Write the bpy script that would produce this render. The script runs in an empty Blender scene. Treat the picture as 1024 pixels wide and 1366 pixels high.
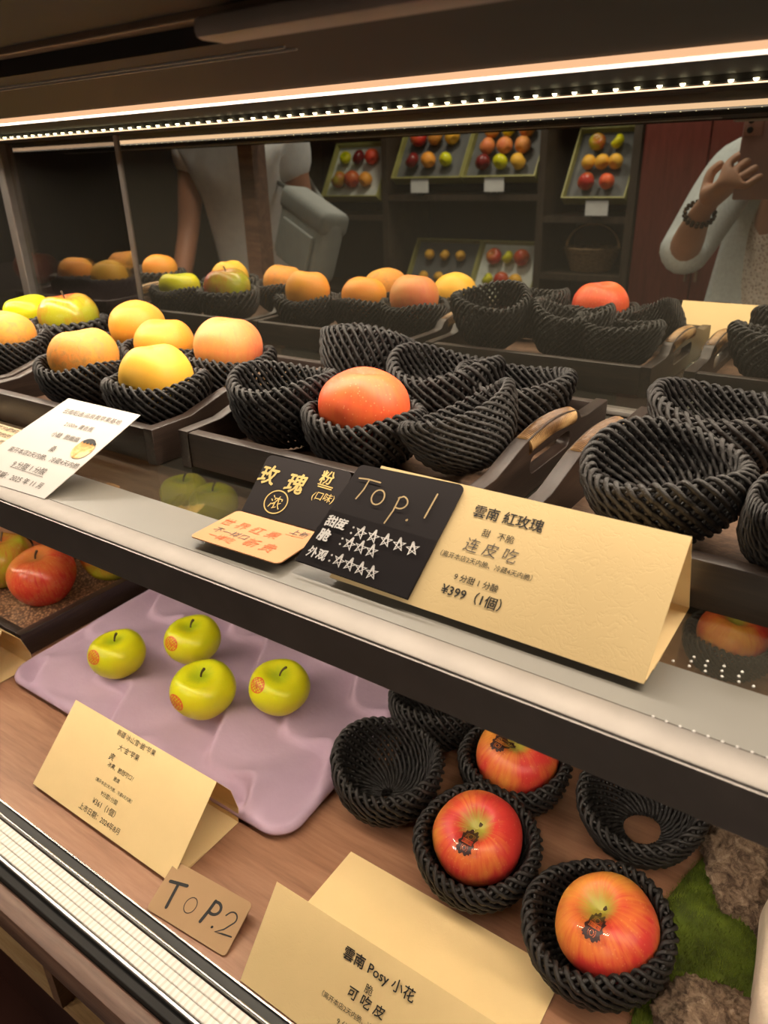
import bpy, bmesh, math, random
import numpy as np
from mathutils import Vector, Matrix
from mathutils.bvhtree import BVHTree

PI = math.pi
H = 1.45            # height of the lens above the shop floor
S = 1.188           # top of the glass shelf
B = 0.85            # top of the wooden deck
MY = 0.825          # mirror plane
SC = bpy.context.scene
COL = SC.collection

# ------------------------------------------------------------------ camera, world, exposure
cam = bpy.data.cameras.new('camera')
cam.sensor_fit = 'VERTICAL'
cam.sensor_height = 36.0
cam.sensor_width = 36.0
cam.lens = 36.0 * 985.0 / 1366.0
cam.clip_start = 0.02
cam.dof.use_dof = True
cam.dof.focus_distance = 0.62
cam.dof.aperture_fstop = 10.0
camo = bpy.data.objects.new('camera', cam)
COL.objects.link(camo)
_r = [(0.8236, 0.5667, -0.0238), (0.2209, -0.3591, -0.9068), (-0.5224, 0.7416, -0.4209)]
_x = Vector(_r[0]).normalized()
_z = -Vector(_r[2]).normalized()
_y = _z.cross(_x).normalized()
_x = _y.cross(_z)
camo.matrix_world = Matrix(((_x.x, _y.x, _z.x, 0), (_x.y, _y.y, _z.y, 0), (_x.z, _y.z, _z.z, H), (0, 0, 0, 1)))
SC.camera = camo

SC.view_settings.view_transform = 'Standard'
SC.view_settings.look = 'None'
SC.view_settings.gamma = 1.0
SC.view_settings.use_curve_mapping = False
SC.view_settings.exposure = 0.0
SC.cycles.max_bounces = 8
SC.cycles.glossy_bounces = 5
SC.cycles.transparent_max_bounces = 12

world = bpy.data.worlds.new('shop_ambient')
SC.world = world
world.use_nodes = True
world.node_tree.nodes['Background'].inputs['Color'].default_value = (1.0, 0.80, 0.60, 1)
world.node_tree.nodes['Background'].inputs['Strength'].default_value = 0.0

BAND_POWER = 15.0       # diffuser strip of the case
BEAD_POWER = 7.0       # the visible diodes
CEIL_POWER = 58.0       # shop ceiling downlights and the added lamps
UNDER_POWER = 46.0       # strip below the front edge of the glass shelf
WARM = (1.0, 0.84, 0.65)




def area_light(name, x, y, z, sx, sy, watts, col, tilt=0.0):
    l = bpy.data.lights.new(name, 'AREA')
    l.shape = 'RECTANGLE'
    l.size, l.size_y = sx, sy
    l.energy = watts
    l.color = col
    o = bpy.data.objects.new(name, l)
    COL.objects.link(o)
    o.location = (x, y, z)
    o.rotation_euler = (tilt, 0, 0)
    return o


# light of the two strips under the canopy of the case, each behind its lip
area_light('canopy_strip_light', -0.72, 0.5105, H + 0.0570, 2.3, 0.011, 10.5, WARM)
area_light('diode_strip_light', -0.72, 0.6800, H + 0.0565, 2.3, 0.014, 7.0, (1.0, 0.87, 0.70))


# ------------------------------------------------------------------ materials
def nodes_of(name):
    m = bpy.data.materials.new(name)
    m.use_nodes = True
    nt = m.node_tree
    return m, nt, nt.nodes['Principled BSDF']


def ramp(nt, fac, stops):
    r = nt.nodes.new('ShaderNodeValToRGB')
    while len(r.color_ramp.elements) < len(stops):
        r.color_ramp.elements.new(0.5)
    for e, (p, c) in zip(r.color_ramp.elements, stops):
        e.position = p
        e.color = (*c, 1)
    nt.links.new(fac, r.inputs['Fac'])
    return r.outputs['Color']


def texco(nt, kind='Object', scale=(1, 1, 1), rot=(0, 0, 0), rnd=False):
    t = nt.nodes.new('ShaderNodeTexCoord')
    mp = nt.nodes.new('ShaderNodeMapping')
    mp.inputs['Scale'].default_value = scale
    mp.inputs['Rotation'].default_value = rot
    nt.links.new(t.outputs[kind], mp.inputs['Vector'])
    if rnd:
        oi = nt.nodes.new('ShaderNodeObjectInfo')
        mu = nt.nodes.new('ShaderNodeMath'); mu.operation = 'MULTIPLY'; mu.inputs[1].default_value = 37.0
        nt.links.new(oi.outputs['Random'], mu.inputs[0])
        cb = nt.nodes.new('ShaderNodeCombineXYZ')
        for k in range(3):
            nt.links.new(mu.outputs[0], cb.inputs[k])
        nt.links.new(cb.outputs[0], mp.inputs['Location'])
    return mp.outputs['Vector']


def noise(nt, vec, scale, detail=4, rough=0.5, dist=0.0):
    n = nt.nodes.new('ShaderNodeTexNoise')
    n.inputs['Scale'].default_value = scale
    n.inputs['Detail'].default_value = detail
    n.inputs['Roughness'].default_value = rough
    n.inputs['Distortion'].default_value = dist
    nt.links.new(vec, n.inputs['Vector'])
    return n.outputs['Fac']


def bump(nt, bsdf, h, strength=0.3, dist=0.001):
    b = nt.nodes.new('ShaderNodeBump')
    b.inputs['Strength'].default_value = strength
    b.inputs['Distance'].default_value = dist
    nt.links.new(h, b.inputs['Height'])
    nt.links.new(b.outputs['Normal'], bsdf.inputs['Normal'])


def mixc(nt, fac, a, b):
    m = nt.nodes.new('ShaderNodeMix')
    m.data_type = 'RGBA'
    for sock, v in ((m.inputs[0], fac), (m.inputs[6], a), (m.inputs[7], b)):
        if hasattr(v, 'is_output'):
            nt.links.new(v, sock)
        elif isinstance(v, (int, float)):
            sock.default_value = v
        else:
            sock.default_value = (*v, 1)
    return m.outputs[2]


def math_n(nt, op, a, b=0.0, c=None):
    m = nt.nodes.new('ShaderNodeMath')
    m.operation = op
    for s, v in zip(m.inputs, (a, b, c)):
        if v is None:
            continue
        if hasattr(v, 'is_output'):
            nt.links.new(v, s)
        else:
            s.default_value = v
    return m.outputs[0]


def plain(name, col, rough=0.5, metal=0.0, vary=0.08, scale=30, bmp=0.0, spec=0.5):
    m, nt, b = nodes_of(name)
    v = texco(nt)
    f = noise(nt, v, scale, 5)
    lo = tuple(max(0, c * (1 - vary)) for c in col)
    hi = tuple(min(1, c * (1 + vary)) for c in col)
    nt.links.new(ramp(nt, f, [(0.3, lo), (0.7, hi)]), b.inputs['Base Color'])
    b.inputs['Roughness'].default_value = rough
    b.inputs['Metallic'].default_value = metal
    b.inputs['Specular IOR Level'].default_value = spec
    if bmp:
        bump(nt, b, noise(nt, v, scale * 8, 4), bmp, 0.001)
    return m


def emit(name, col, power):
    m = bpy.data.materials.new(name)
    m.use_nodes = True
    nt = m.node_tree
    nt.nodes.remove(nt.nodes['Principled BSDF'])
    e = nt.nodes.new('ShaderNodeEmission')
    e.inputs['Color'].default_value = (*col, 1)
    e.inputs['Strength'].default_value = power
    nt.links.new(e.outputs[0], nt.nodes['Material Output'].inputs['Surface'])
    return m


def wood(name, c1, c2, c3, scale=(6, 60, 60), rough=0.45, bmp=0.12, big=3.0):
    m, nt, b = nodes_of(name)
    v = texco(nt, 'Object', scale)
    f1 = noise(nt, v, 1.0, 6, 0.6, 0.6)
    v2 = texco(nt, 'Object', tuple(s * 4 for s in scale))
    f2 = noise(nt, v2, 1.3, 3, 0.5, 0.2)
    f = math_n(nt, 'ADD', math_n(nt, 'MULTIPLY', f1, 0.68), math_n(nt, 'MULTIPLY', f2, 0.32))
    nt.links.new(ramp(nt, f, [(0.3, c1), (0.5, c2), (0.7, c3)]), b.inputs['Base Color'])
    b.inputs['Roughness'].default_value = rough
    bump(nt, b, f, bmp, 0.0008)
    return m


def paper(name, col, emboss=True, rough=0.75):
    m, nt, b = nodes_of(name)
    v = texco(nt)
    f = noise(nt, v, 25, 3)
    lo = tuple(c * 0.96 for c in col)
    nt.links.new(ramp(nt, f, [(0.3, lo), (0.7, col)]), b.inputs['Base Color'])
    b.inputs['Roughness'].default_value = rough
    b.inputs['Specular IOR Level'].default_value = 0.25
    if emboss:
        mu = nt.nodes.new('ShaderNodeTexNoise')
        mu.inputs['Scale'].default_value = 75
        mu.inputs['Detail'].default_value = 5
        mu.inputs['Distortion'].default_value = 1.8
        nt.links.new(v, mu.inputs['Vector'])
        d = math_n(nt, 'ABSOLUTE', math_n(nt, 'SUBTRACT', mu.outputs['Fac'], 0.5))
        cr = ramp(nt, d, [(0.0, (0, 0, 0)), (0.035, (1, 1, 1))])
        bump(nt, b, cr, 0.13, 0.0004)
    else:
        bump(nt, b, noise(nt, v, 400, 2), 0.1, 0.0003)
    return m


def apple_mat(name, base, blush, streak, top=None, amount=0.55, spread=0.25, dots=0.5, dotcol=(0.9, 0.7, 0.4), rough=0.33, russet=None, streaks=0.6):
    """skin: base colour, blush over one side, radial streaks from the stem, pale lenticels, tinted stem bowl"""
    m, nt, b = nodes_of(name)
    t = nt.nodes.new('ShaderNodeTexCoord')
    sx = nt.nodes.new('ShaderNodeSeparateXYZ')
    nt.links.new(t.outputs['Object'], sx.inputs[0])
    x, y, z = sx.outputs
    oi = nt.nodes.new('ShaderNodeObjectInfo')
    rnd = math_n(nt, 'MULTIPLY', oi.outputs['Random'], 23.0)
    nv = nt.nodes.new('ShaderNodeVectorMath'); nv.operation = 'NORMALIZE'
    flat = nt.nodes.new('ShaderNodeCombineXYZ')
    nt.links.new(x, flat.inputs[0]); nt.links.new(y, flat.inputs[1])
    nt.links.new(flat.outputs[0], nv.inputs[0])
    sn = nt.nodes.new('ShaderNodeSeparateXYZ'); nt.links.new(nv.outputs[0], sn.inputs[0])
    cb = nt.nodes.new('ShaderNodeCombineXYZ')
    nt.links.new(math_n(nt, 'ADD', math_n(nt, 'MULTIPLY', sn.outputs[0], 6.5), rnd), cb.inputs[0])
    nt.links.new(math_n(nt, 'MULTIPLY', sn.outputs[1], 6.5), cb.inputs[1])
    nt.links.new(math_n(nt, 'MULTIPLY', z, 34.0), cb.inputs[2])
    st = noise(nt, cb.outputs[0], 1.6, 6, 0.65)
    vo = nt.nodes.new('ShaderNodeVectorMath'); vo.operation = 'ADD'
    cr = nt.nodes.new('ShaderNodeCombineXYZ')
    nt.links.new(rnd, cr.inputs[0]); nt.links.new(rnd, cr.inputs[1])
    nt.links.new(t.outputs['Object'], vo.inputs[0]); nt.links.new(cr.outputs[0], vo.inputs[1])
    ob = vo.outputs[0]
    patch = noise(nt, ob, 18, 3)
    side = math_n(nt, 'SUBTRACT', math_n(nt, 'MULTIPLY', x, 7.5), math_n(nt, 'MULTIPLY', z, 4.0))      # blush on +x and low down
    f = math_n(nt, 'ADD', side, math_n(nt, 'MULTIPLY', math_n(nt, 'SUBTRACT', patch, 0.5), 2.4))
    f = math_n(nt, 'ADD', f, math_n(nt, 'MULTIPLY', math_n(nt, 'SUBTRACT', st, 0.5), streaks * 2.2))
    f = math_n(nt, 'ADD', f, amount)
    mr = nt.nodes.new('ShaderNodeMapRange')
    mr.inputs['From Min'].default_value = 0.5 - spread * 2
    mr.inputs['From Max'].default_value = 0.5 + spread * 2
    nt.links.new(f, mr.inputs['Value'])
    col = mixc(nt, mr.outputs[0], base, blush)
    sf = nt.nodes.new('ShaderNodeMapRange')
    sf.inputs['From Min'].default_value = 0.52; sf.inputs['From Max'].default_value = 0.72
    sf.inputs['To Max'].default_value = streaks
    nt.links.new(st, sf.inputs['Value'])
    col = mixc(nt, math_n(nt, 'MULTIPLY', sf.outputs[0], mr.outputs[0]), col, streak)
    if dots > 0:
        vr = nt.nodes.new('ShaderNodeTexVoronoi')
        vr.inputs['Scale'].default_value = 240
        nt.links.new(ob, vr.inputs['Vector'])
        df = nt.nodes.new('ShaderNodeMapRange')
        df.inputs['From Min'].default_value = 0.22; df.inputs['From Max'].default_value = 0.1
        df.inputs['To Max'].default_value = dots
        nt.links.new(vr.outputs['Distance'], df.inputs['Value'])
        col = mixc(nt, df.outputs[0], col, dotcol)
    if top is not None:
        r2 = math_n(nt, 'SQRT', math_n(nt, 'ADD', math_n(nt, 'MULTIPLY', x, x), math_n(nt, 'MULTIPLY', y, y)))
        r2 = math_n(nt, 'ADD', r2, math_n(nt, 'MULTIPLY', math_n(nt, 'SUBTRACT', st, 0.5), 0.016))
        tf = nt.nodes.new('ShaderNodeMapRange')
        tf.inputs['From Min'].default_value = 0.017; tf.inputs['From Max'].default_value = 0.006
        nt.links.new(r2, tf.inputs['Value'])
        zf = math_n(nt, 'GREATER_THAN', z, 0.0)
        col = mixc(nt, math_n(nt, 'MULTIPLY', tf.outputs[0], zf), col, top)
    if russet is not None:
        rn = noise(nt, ob, 95, 6, 0.7, 0.6)
        rf = nt.nodes.new('ShaderNodeMapRange')
        rf.inputs['From Min'].default_value = 0.46; rf.inputs['From Max'].default_value = 0.66
        nt.links.new(rn, rf.inputs['Value'])
        col = mixc(nt, rf.outputs[0], col, russet)
        bump(nt, b, rn, 0.4, 0.0015)
    nt.links.new(col, b.inputs['Base Color'])
    b.inputs['Roughness'].default_value = rough
    b.inputs['Specular IOR Level'].default_value = 0.4
    b.inputs['Subsurface Weight'].default_value = 0.12
    b.inputs['Subsurface Radius'].default_value = (0.012, 0.006, 0.003)
    b.inputs['Subsurface Scale'].default_value = 0.3
    return m


M = {}
M['rope'] = None
m, nt, b = nodes_of('black_foam_net')
v = texco(nt)
f = noise(nt, v, 900, 3)
f2 = noise(nt, v, 60, 3)
nt.links.new(ramp(nt, f2, [(0.3, (0.009, 0.0075, 0.007)), (0.7, (0.020, 0.0165, 0.015))]), b.inputs['Base Color'])
b.inputs['Roughness'].default_value = 0.5
b.inputs['Specular IOR Level'].default_value = 0.45
bump(nt, b, f, 0.8, 0.0009)
M['rope'] = m
M['walnut'] = wood('dark_walnut', (0.011, 0.0065, 0.0048), (0.024, 0.0145, 0.0105), (0.044, 0.027, 0.019), (7, 70, 90), 0.45)
M['walnut_y'] = wood('dark_walnut_sides', (0.011, 0.0065, 0.0048), (0.026, 0.0155, 0.0115), (0.050, 0.031, 0.022), (70, 7, 90), 0.42)
M['tray_floor'] = wood('tray_floor', (0.045, 0.022, 0.012), (0.11, 0.058, 0.032), (0.20, 0.115, 0.065), (60, 140, 90), 0.7, 0.5)
M['deck'] = wood('oak_deck', (0.22, 0.098, 0.054), (0.34, 0.165, 0.095), (0.43, 0.23, 0.135), (5, 55, 55), 0.42, 0.08)
M['oak'] = wood('pale_oak', (0.32, 0.18, 0.075), (0.48, 0.29, 0.13), (0.58, 0.39, 0.2), (6, 90, 60), 0.5)
M['cubby_wood'] = wood('cubby_wood', (0.10, 0.05, 0.028), (0.19, 0.10, 0.055), (0.27, 0.15, 0.085), (60, 6, 60), 0.5)
M['trim_wood'] = wood('trim_wood', (0.075, 0.036, 0.022), (0.14, 0.075, 0.05), (0.22, 0.125, 0.085), (5, 60, 60), 0.42)
M['case_dark'] = plain('dark_bronze_panel', (0.012, 0.0105, 0.009), 0.7, 0.0, 0.12, 12)
M['case_black'] = plain('black_anodised', (0.012, 0.010, 0.009), 0.7, 0.0, 0.1, 20)
M['grey_bar'] = plain('grey_moulding', (0.34, 0.31, 0.29), 0.5)
M['beige_trim'] = plain('bronze_trim', (0.20, 0.14, 0.095), 0.4, 0.2)
M['steel'] = plain('brushed_steel', (0.25, 0.228, 0.21), 0.55, 1.0, 0.06, 40)
M['steel_dark'] = plain('dark_steel_front', (0.22, 0.20, 0.185), 0.42, 0.85, 0.08, 30)
M['steel_bright'] = plain('polished_steel', (0.46, 0.455, 0.445), 0.26, 1.0, 0.04, 30)
M['insert_grey'] = plain('pale_glass_edge', (0.50, 0.50, 0.48), 0.3)
M['rubber'] = plain('black_seal', (0.012, 0.013, 0.014), 0.45)
M['frost'] = plain('frosted_strip', (0.165, 0.153, 0.13), 0.35, 0.0, 0.04, 15)
m, nt, b = nodes_of('cane')
v = texco(nt)
w_ = nt.nodes.new('ShaderNodeTexWave'); w_.bands_direction = 'Y'; w_.inputs['Scale'].default_value = 125; w_.inputs['Distortion'].default_value = 0.6
nt.links.new(v, w_.inputs['Vector'])
f = math_n(nt, 'ADD', math_n(nt, 'MULTIPLY', w_.outputs['Fac'], .7), math_n(nt, 'MULTIPLY', noise(nt, v, 220, 4), .3))
nt.links.new(ramp(nt, f, [(0.15, (0.055, 0.025, 0.009)), (0.42, (0.24, 0.125, 0.045)), (0.75, (0.46, 0.29, 0.13))]), b.inputs['Base Color'])
b.inputs['Roughness'].default_value = 0.4
bump(nt, b, f, 0.6, 0.0012)
M['cane'] = m
M['paper_yellow'] = paper('cream_yellow_card', (0.87, 0.65, 0.335))
M['paper_white'] = paper('white_card', (0.80, 0.75, 0.71), False)
M['paper_beige'] = paper('beige_card', (0.78, 0.60, 0.38), False)
M['paper_black'] = paper('black_card', (0.022, 0.017, 0.018), False, 0.55)
M['kraft'] = paper('kraft_card', (0.42, 0.265, 0.145), False)
M['kraft_orange'] = paper('orange_kraft_card', (0.64, 0.34, 0.165), False)
M['ink'] = plain('black_ink', (0.012, 0.011, 0.012), 0.6)
M['ink_grey'] = plain('grey_ink', (0.10, 0.085, 0.075), 0.7)
M['ink_gold'] = plain('gold_ink', (0.78, 0.58, 0.22), 0.4, 0.0)
M['ink_gold_thin'] = plain('pale_gold_ink', (0.62, 0.46, 0.24), 0.45, 0.0)
M['ink_white'] = plain('white_ink', (0.86, 0.83, 0.80), 0.6)
M['ink_orange'] = plain('orange_ink', (0.82, 0.16, 0.035), 0.6)
M['lavender'] = plain('lavender_pulp', (0.50, 0.36, 0.47), 0.85, 0.0, 0.05, 25, 0.25, 0.2)
M['stem'] = plain('stem', (0.06, 0.035, 0.015), 0.8)
M['stamp'] = plain('red_stamp', (0.62, 0.11, 0.02), 0.5)
M['crest'] = plain('dark_crest', (0.035, 0.009, 0.008), 0.4)
M['cream'] = plain('cream_cloth', (0.78, 0.64, 0.50), 0.9, 0.0, 0.06, 60, 0.3)
M['bark'] = None
m, nt, b = nodes_of('bark')
v = texco(nt)
f = noise(nt, v, 70, 8, 0.75, 0.8)
nt.links.new(ramp(nt, f, [(0.30, (0.030, 0.015, 0.009)), (0.44, (0.14, 0.085, 0.052)), (0.55, (0.30, 0.20, 0.13)), (0.7, (0.50, 0.37, 0.26))]), b.inputs['Base Color'])
b.inputs['Roughness'].default_value = 0.9
bump(nt, b, noise(nt, v, 160, 8, 0.75, 0.5), 0.9, 0.004)
M['bark'] = m
M['moss'] = plain('moss', (0.10, 0.14, 0.010), 0.8, 0, 0.5, 60)
M['moss_blade'] = plain('moss_blade', (0.155, 0.205, 0.018), 0.75, 0, 0.6, 90)
M['grain'] = None
m, nt, b = nodes_of('buckwheat_grain')
v = texco(nt)
vr = nt.nodes.new('ShaderNodeTexVoronoi'); vr.inputs['Scale'].default_value = 260
nt.links.new(v, vr.inputs['Vector'])
nt.links.new(ramp(nt, vr.outputs['Distance'], [(0.1, (0.50, 0.28, 0.15)), (0.6, (0.10, 0.045, 0.022))]), b.inputs['Base Color'])
bump(nt, b, vr.outputs['Distance'], -1.0, 0.003)
M['grain'] = m

RED1 = (0.62, 0.045, 0.025)
M['a_top1'] = apple_mat('skin_coral', (0.80, 0.16, 0.035), (0.74, 0.050, 0.032), (0.62, 0.025, 0.022), None, 0.55, 0.35, 0.55, (0.92, 0.42, 0.18), 0.45, None, 0.35)
M['a_posy'] = apple_mat('skin_posy', (0.80, 0.37, 0.055), (0.62, 0.042, 0.034), (0.50, 0.012, 0.020), (0.40, 0.36, 0.06), 0.74, 0.24, 0.22, (0.85, 0.5, 0.2), 0.38, None, 0.38)
M['a_green'] = apple_mat('skin_lime', (0.60, 0.62, 0.008), (0.66, 0.58, 0.012), (0.56, 0.56, 0.01), (0.42, 0.50, 0.012), 0.3, 0.4, 0.25, (0.7, 0.68, 0.15), 0.33, None, 0.3)
M['a_yellow'] = apple_mat('skin_yellow', (0.80, 0.46, 0.045), (0.78, 0.40, 0.04), (0.72, 0.40, 0.05), None, 0.3, 0.4, 0.35, (0.62, 0.33, 0.05), 0.5, None, 0.2)
M['a_orange'] = apple_mat('skin_apricot', (0.80, 0.38, 0.035), (0.76, 0.24, 0.035), (0.7, 0.22, 0.04), None, 0.35, 0.5, 0.35, (0.86, 0.52, 0.12), 0.5, None, 0.2)
M['a_peach'] = apple_mat('skin_peach', (0.70, 0.36, 0.08), (0.74, 0.15, 0.075), (0.68, 0.10, 0.06), None, 0.5, 0.5, 0.4, (0.75, 0.4, 0.15), 0.5, None, 0.4)
M['a_russet'] = apple_mat('skin_russet', (0.72, 0.36, 0.045), (0.72, 0.22, 0.04), (0.66, 0.2, 0.04), None, 0.25, 0.4, 0.2, (0.5, 0.25, 0.05), 0.6, (0.46, 0.23, 0.06), 0.2)
M['a_deepred'] = apple_mat('skin_deep_red', (0.50, 0.22, 0.04), (0.50, 0.035, 0.022), (0.40, 0.012, 0.014), (0.36, 0.13, 0.03), 0.85, 0.35, 0.3, (0.7, 0.3, 0.14), 0.27, None, 0.6)
M['a_redgreen'] = apple_mat('skin_red_green', (0.36, 0.36, 0.020), (0.46, 0.06, 0.03), (0.42, 0.03, 0.02), None, 0.40, 0.25, 0.3, (0.6, 0.5, 0.2), 0.27, None, 0.5)
M['a_maroon'] = apple_mat('skin_maroon', (0.25, 0.03, 0.02), (0.14, 0.008, 0.012), (0.1, 0.005, 0.008), None, 0.6, 0.4, 0.2, (0.5, 0.2, 0.12), 0.25)

# mirror glass: dark tinted, with reflection haze put in as a faint diffuse veil
m, nt, b = nodes_of('tinted_mirror')
nt.nodes.remove(b)
g = nt.nodes.new('ShaderNodeBsdfGlossy'); g.inputs['Roughness'].default_value = 0.0
g.inputs['Color'].default_value = (0.52, 0.515, 0.47, 1)
d = nt.nodes.new('ShaderNodeBsdfDiffuse'); d.inputs['Color'].default_value = (0.16, 0.15, 0.12, 1)
mx = nt.nodes.new('ShaderNodeMixShader'); mx.inputs[0].default_value = 0.10
nt.links.new(g.outputs[0], mx.inputs[1]); nt.links.new(d.outputs[0], mx.inputs[2])
nt.links.new(mx.outputs[0], nt.nodes['Material Output'].inputs['Surface'])
M['mirror'] = m


def thin_glass(name, tint, refl, rough=0.0, veil=0.0):
    m, nt, b = nodes_of(name)
    nt.nodes.remove(b)
    t = nt.nodes.new('ShaderNodeBsdfTransparent'); t.inputs['Color'].default_value = (*tint, 1)
    g = nt.nodes.new('ShaderNodeBsdfGlossy'); g.inputs['Roughness'].default_value = rough
    fr = nt.nodes.new('ShaderNodeLayerWeight'); fr.inputs['Blend'].default_value = 0.5
    f = math_n(nt, 'ADD', math_n(nt, 'MULTIPLY', math_n(nt, 'POWER', fr.outputs['Facing'], 4.0), 0.8), refl)
    mx = nt.nodes.new('ShaderNodeMixShader')
    nt.links.new(f, mx.inputs[0])
    nt.links.new(t.outputs[0], mx.inputs[1]); nt.links.new(g.outputs[0], mx.inputs[2])
    out = mx.outputs[0]
    if veil:
        d = nt.nodes.new('ShaderNodeBsdfDiffuse'); d.inputs['Color'].default_value = (0.6, 0.55, 0.45, 1)
        m2 = nt.nodes.new('ShaderNodeMixShader'); m2.inputs[0].default_value = veil
        nt.links.new(out, m2.inputs[1]); nt.links.new(d.outputs[0], m2.inputs[2])
        out = m2.outputs[0]
    nt.links.new(out, nt.nodes['Material Output'].inputs['Surface'])
    return m


M['glass'] = thin_glass('clear_shelf_glass', (0.80, 0.80, 0.74), 0.06, 0.0, 0.03)
M['pane'] = thin_glass('sliding_pane', (0.62, 0.60, 0.55), 0.16, 0.0, 0.01)
M['band'] = emit('diffuser_glow', (1.0, 0.56, 0.30), BAND_POWER * 0.066)
M['rear_glow'] = emit('mirror_line_glow', (1.0, 0.64, 0.38), 1.9)  # added glow behind the diodes, meant for the mirror image only
M['bead'] = emit('diode_glow', (1.0, 0.86, 0.50), BEAD_POWER)
M['under'] = emit('under_shelf_glow', WARM, UNDER_POWER)
M['ceiling_lamp'] = emit('downlight_glow', (1.0, 0.89, 0.74), CEIL_POWER)


# ------------------------------------------------------------------ geometry helpers
class MB:
    """collects faces and links them as ONE mesh object"""

    def __init__(self):
        self.v = []
        self.f = []

    def add(self, verts, faces):
        n = len(self.v)
        self.v.extend([tuple(map(float, p)) for p in verts])
        self.f.extend([tuple(i + n for i in f) for f in faces])
        return self

    def box(self, x0, x1, y0, y1, z0, z1, bev=0.0, seg=2):
        bm = bmesh.new()
        bmesh.ops.create_cube(bm, size=1.0)
        for q in bm.verts:
            q.co = Vector(((x0 + x1) / 2 + q.co.x * (x1 - x0), (y0 + y1) / 2 + q.co.y * (y1 - y0), (z0 + z1) / 2 + q.co.z * (z1 - z0)))
        if bev:
            bmesh.ops.bevel(bm, geom=list(bm.edges), offset=bev, segments=seg, affect='EDGES', profile=0.5)
        bm.verts.index_update()
        self.add([q.co for q in bm.verts], [[q.index for q in f.verts] for f in bm.faces])
        bm.free()
        return self

    def tube(self, pts, rad, n=8, cap=True, flat=1.0):
        pts = [Vector(p) for p in pts]
        k = len(pts)
        if not hasattr(rad, '__len__'):
            rad = [rad] * k
        up = Vector((0.13, 0.31, 0.94))
        base = len(self.v)
        for i, p in enumerate(pts):
            t = (pts[min(i + 1, k - 1)] - pts[max(i - 1, 0)]).normalized()
            a = up - t * up.dot(t)
            if a.length < 1e-4:
                a = Vector((1, 0, 0)) - t * t.x
            a.normalize()
            up = a
            c = t.cross(a)
            for j in range(n):
                w = 2 * PI * j / n
                q = p + (a * math.cos(w) + c * math.sin(w) * flat) * rad[i]
                self.v.append(tuple(q))
        for i in range(k - 1):
            for j in range(n):
                a0 = base + i * n + j
                a1 = base + i * n + (j + 1) % n
                self.f.append((a0, a1, a1 + n, a0 + n))
        if cap:
            self.f.append(tuple(base + j for j in reversed(range(n))))
            self.f.append(tuple(base + (k - 1) * n + j for j in range(n)))
        return self

    def lathe(self, prof, n=48, centre=(0, 0, 0)):
        base = len(self.v)
        k = len(prof)
        for (r, z) in prof:
            for j in range(n):
                w = 2 * PI * j / n
                self.v.append((centre[0] + r * math.cos(w), centre[1] + r * math.sin(w), centre[2] + z))
        for i in range(k - 1):
            for j in range(n):
                a0 = base + i * n + j
                a1 = base + i * n + (j + 1) % n
                self.f.append((a0, a1, a1 + n, a0 + n))
        return self

    def mesh(self, name, mat, smooth=None, org=(0, 0, 0)):
        me = bpy.data.meshes.new(name)
        ox, oy, oz = org
        me.from_pydata([(x - ox, y - oy, z - oz) for x, y, z in self.v], [], self.f)
        me.update()
        if mat is not None:
            me.materials.append(mat)
        if smooth is not None:
            me.polygons.foreach_set('use_smooth', [True] * len(me.polygons))
            if smooth < 180:
                me.set_sharp_from_angle(angle=math.radians(smooth))
        return me

    def build(self, name, mat, parent=None, org=(0, 0, 0), smooth=None):
        o = bpy.data.objects.new(name, self.mesh(name, mat, smooth, org))
        COL.objects.link(o)
        if parent is not None:
            o.parent = parent
        else:
            o.location = org
        return o


def tag(o, label=None, cat=None, group=None, kind=None):
    if label: o['label'] = label
    if cat: o['category'] = cat
    if group: o['group'] = group
    if kind: o['kind'] = kind
    return o


def empty(name, loc, label, cat, group=None, rz=0.0):
    o = bpy.data.objects.new(name, None)
    o.empty_display_size = 0.02
    COL.objects.link(o)
    o.location = loc
    o.rotation_euler = (0, 0, rz)
    return tag(o, label, cat, group)


def mesh_obj(name, me, parent=None, loc=(0, 0, 0), rot=(0, 0, 0), scale=(1, 1, 1)):
    o = bpy.data.objects.new(name, me)
    COL.objects.link(o)
    o.location = loc
    o.rotation_euler = rot
    o.scale = scale
    if parent is not None:
        o.parent = parent
    return o


def copy_tree(o, parent=None):
    c = o.copy()
    COL.objects.link(c)
    c.parent = parent
    for ch in [q for q in bpy.data.objects if q.parent == o]:
        copy_tree(ch, c)
    return c


def curve_fill(splines, extrude=0.0, bevel=0.0):
    """filled 2D outline with holes, as (verts, faces) in the XY plane"""
    cu = bpy.data.curves.new('outline', 'CURVE')
    cu.dimensions = '2D'
    cu.fill_mode = 'BOTH'
    cu.extrude = extrude
    cu.bevel_depth = bevel
    cu.bevel_resolution = 2
    for pts in splines:
        sp = cu.splines.new('POLY')
        sp.points.add(len(pts) - 1)
        for q, p in zip(sp.points, pts):
            q.co = (p[0], p[1], 0, 1)
        sp.use_cyclic_u = True
    o = bpy.data.objects.new('outline', cu)
    COL.objects.link(o)
    dg = bpy.context.evaluated_depsgraph_get()
    me = bpy.data.meshes.new_from_object(o.evaluated_get(dg))
    vs = [tuple(q.co) for q in me.vertices]
    fs = [tuple(p.vertices) for p in me.polygons]
    bpy.data.objects.remove(o)
    bpy.data.curves.remove(cu)
    bpy.data.meshes.remove(me)
    return vs, fs


_tcache = {}


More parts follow.
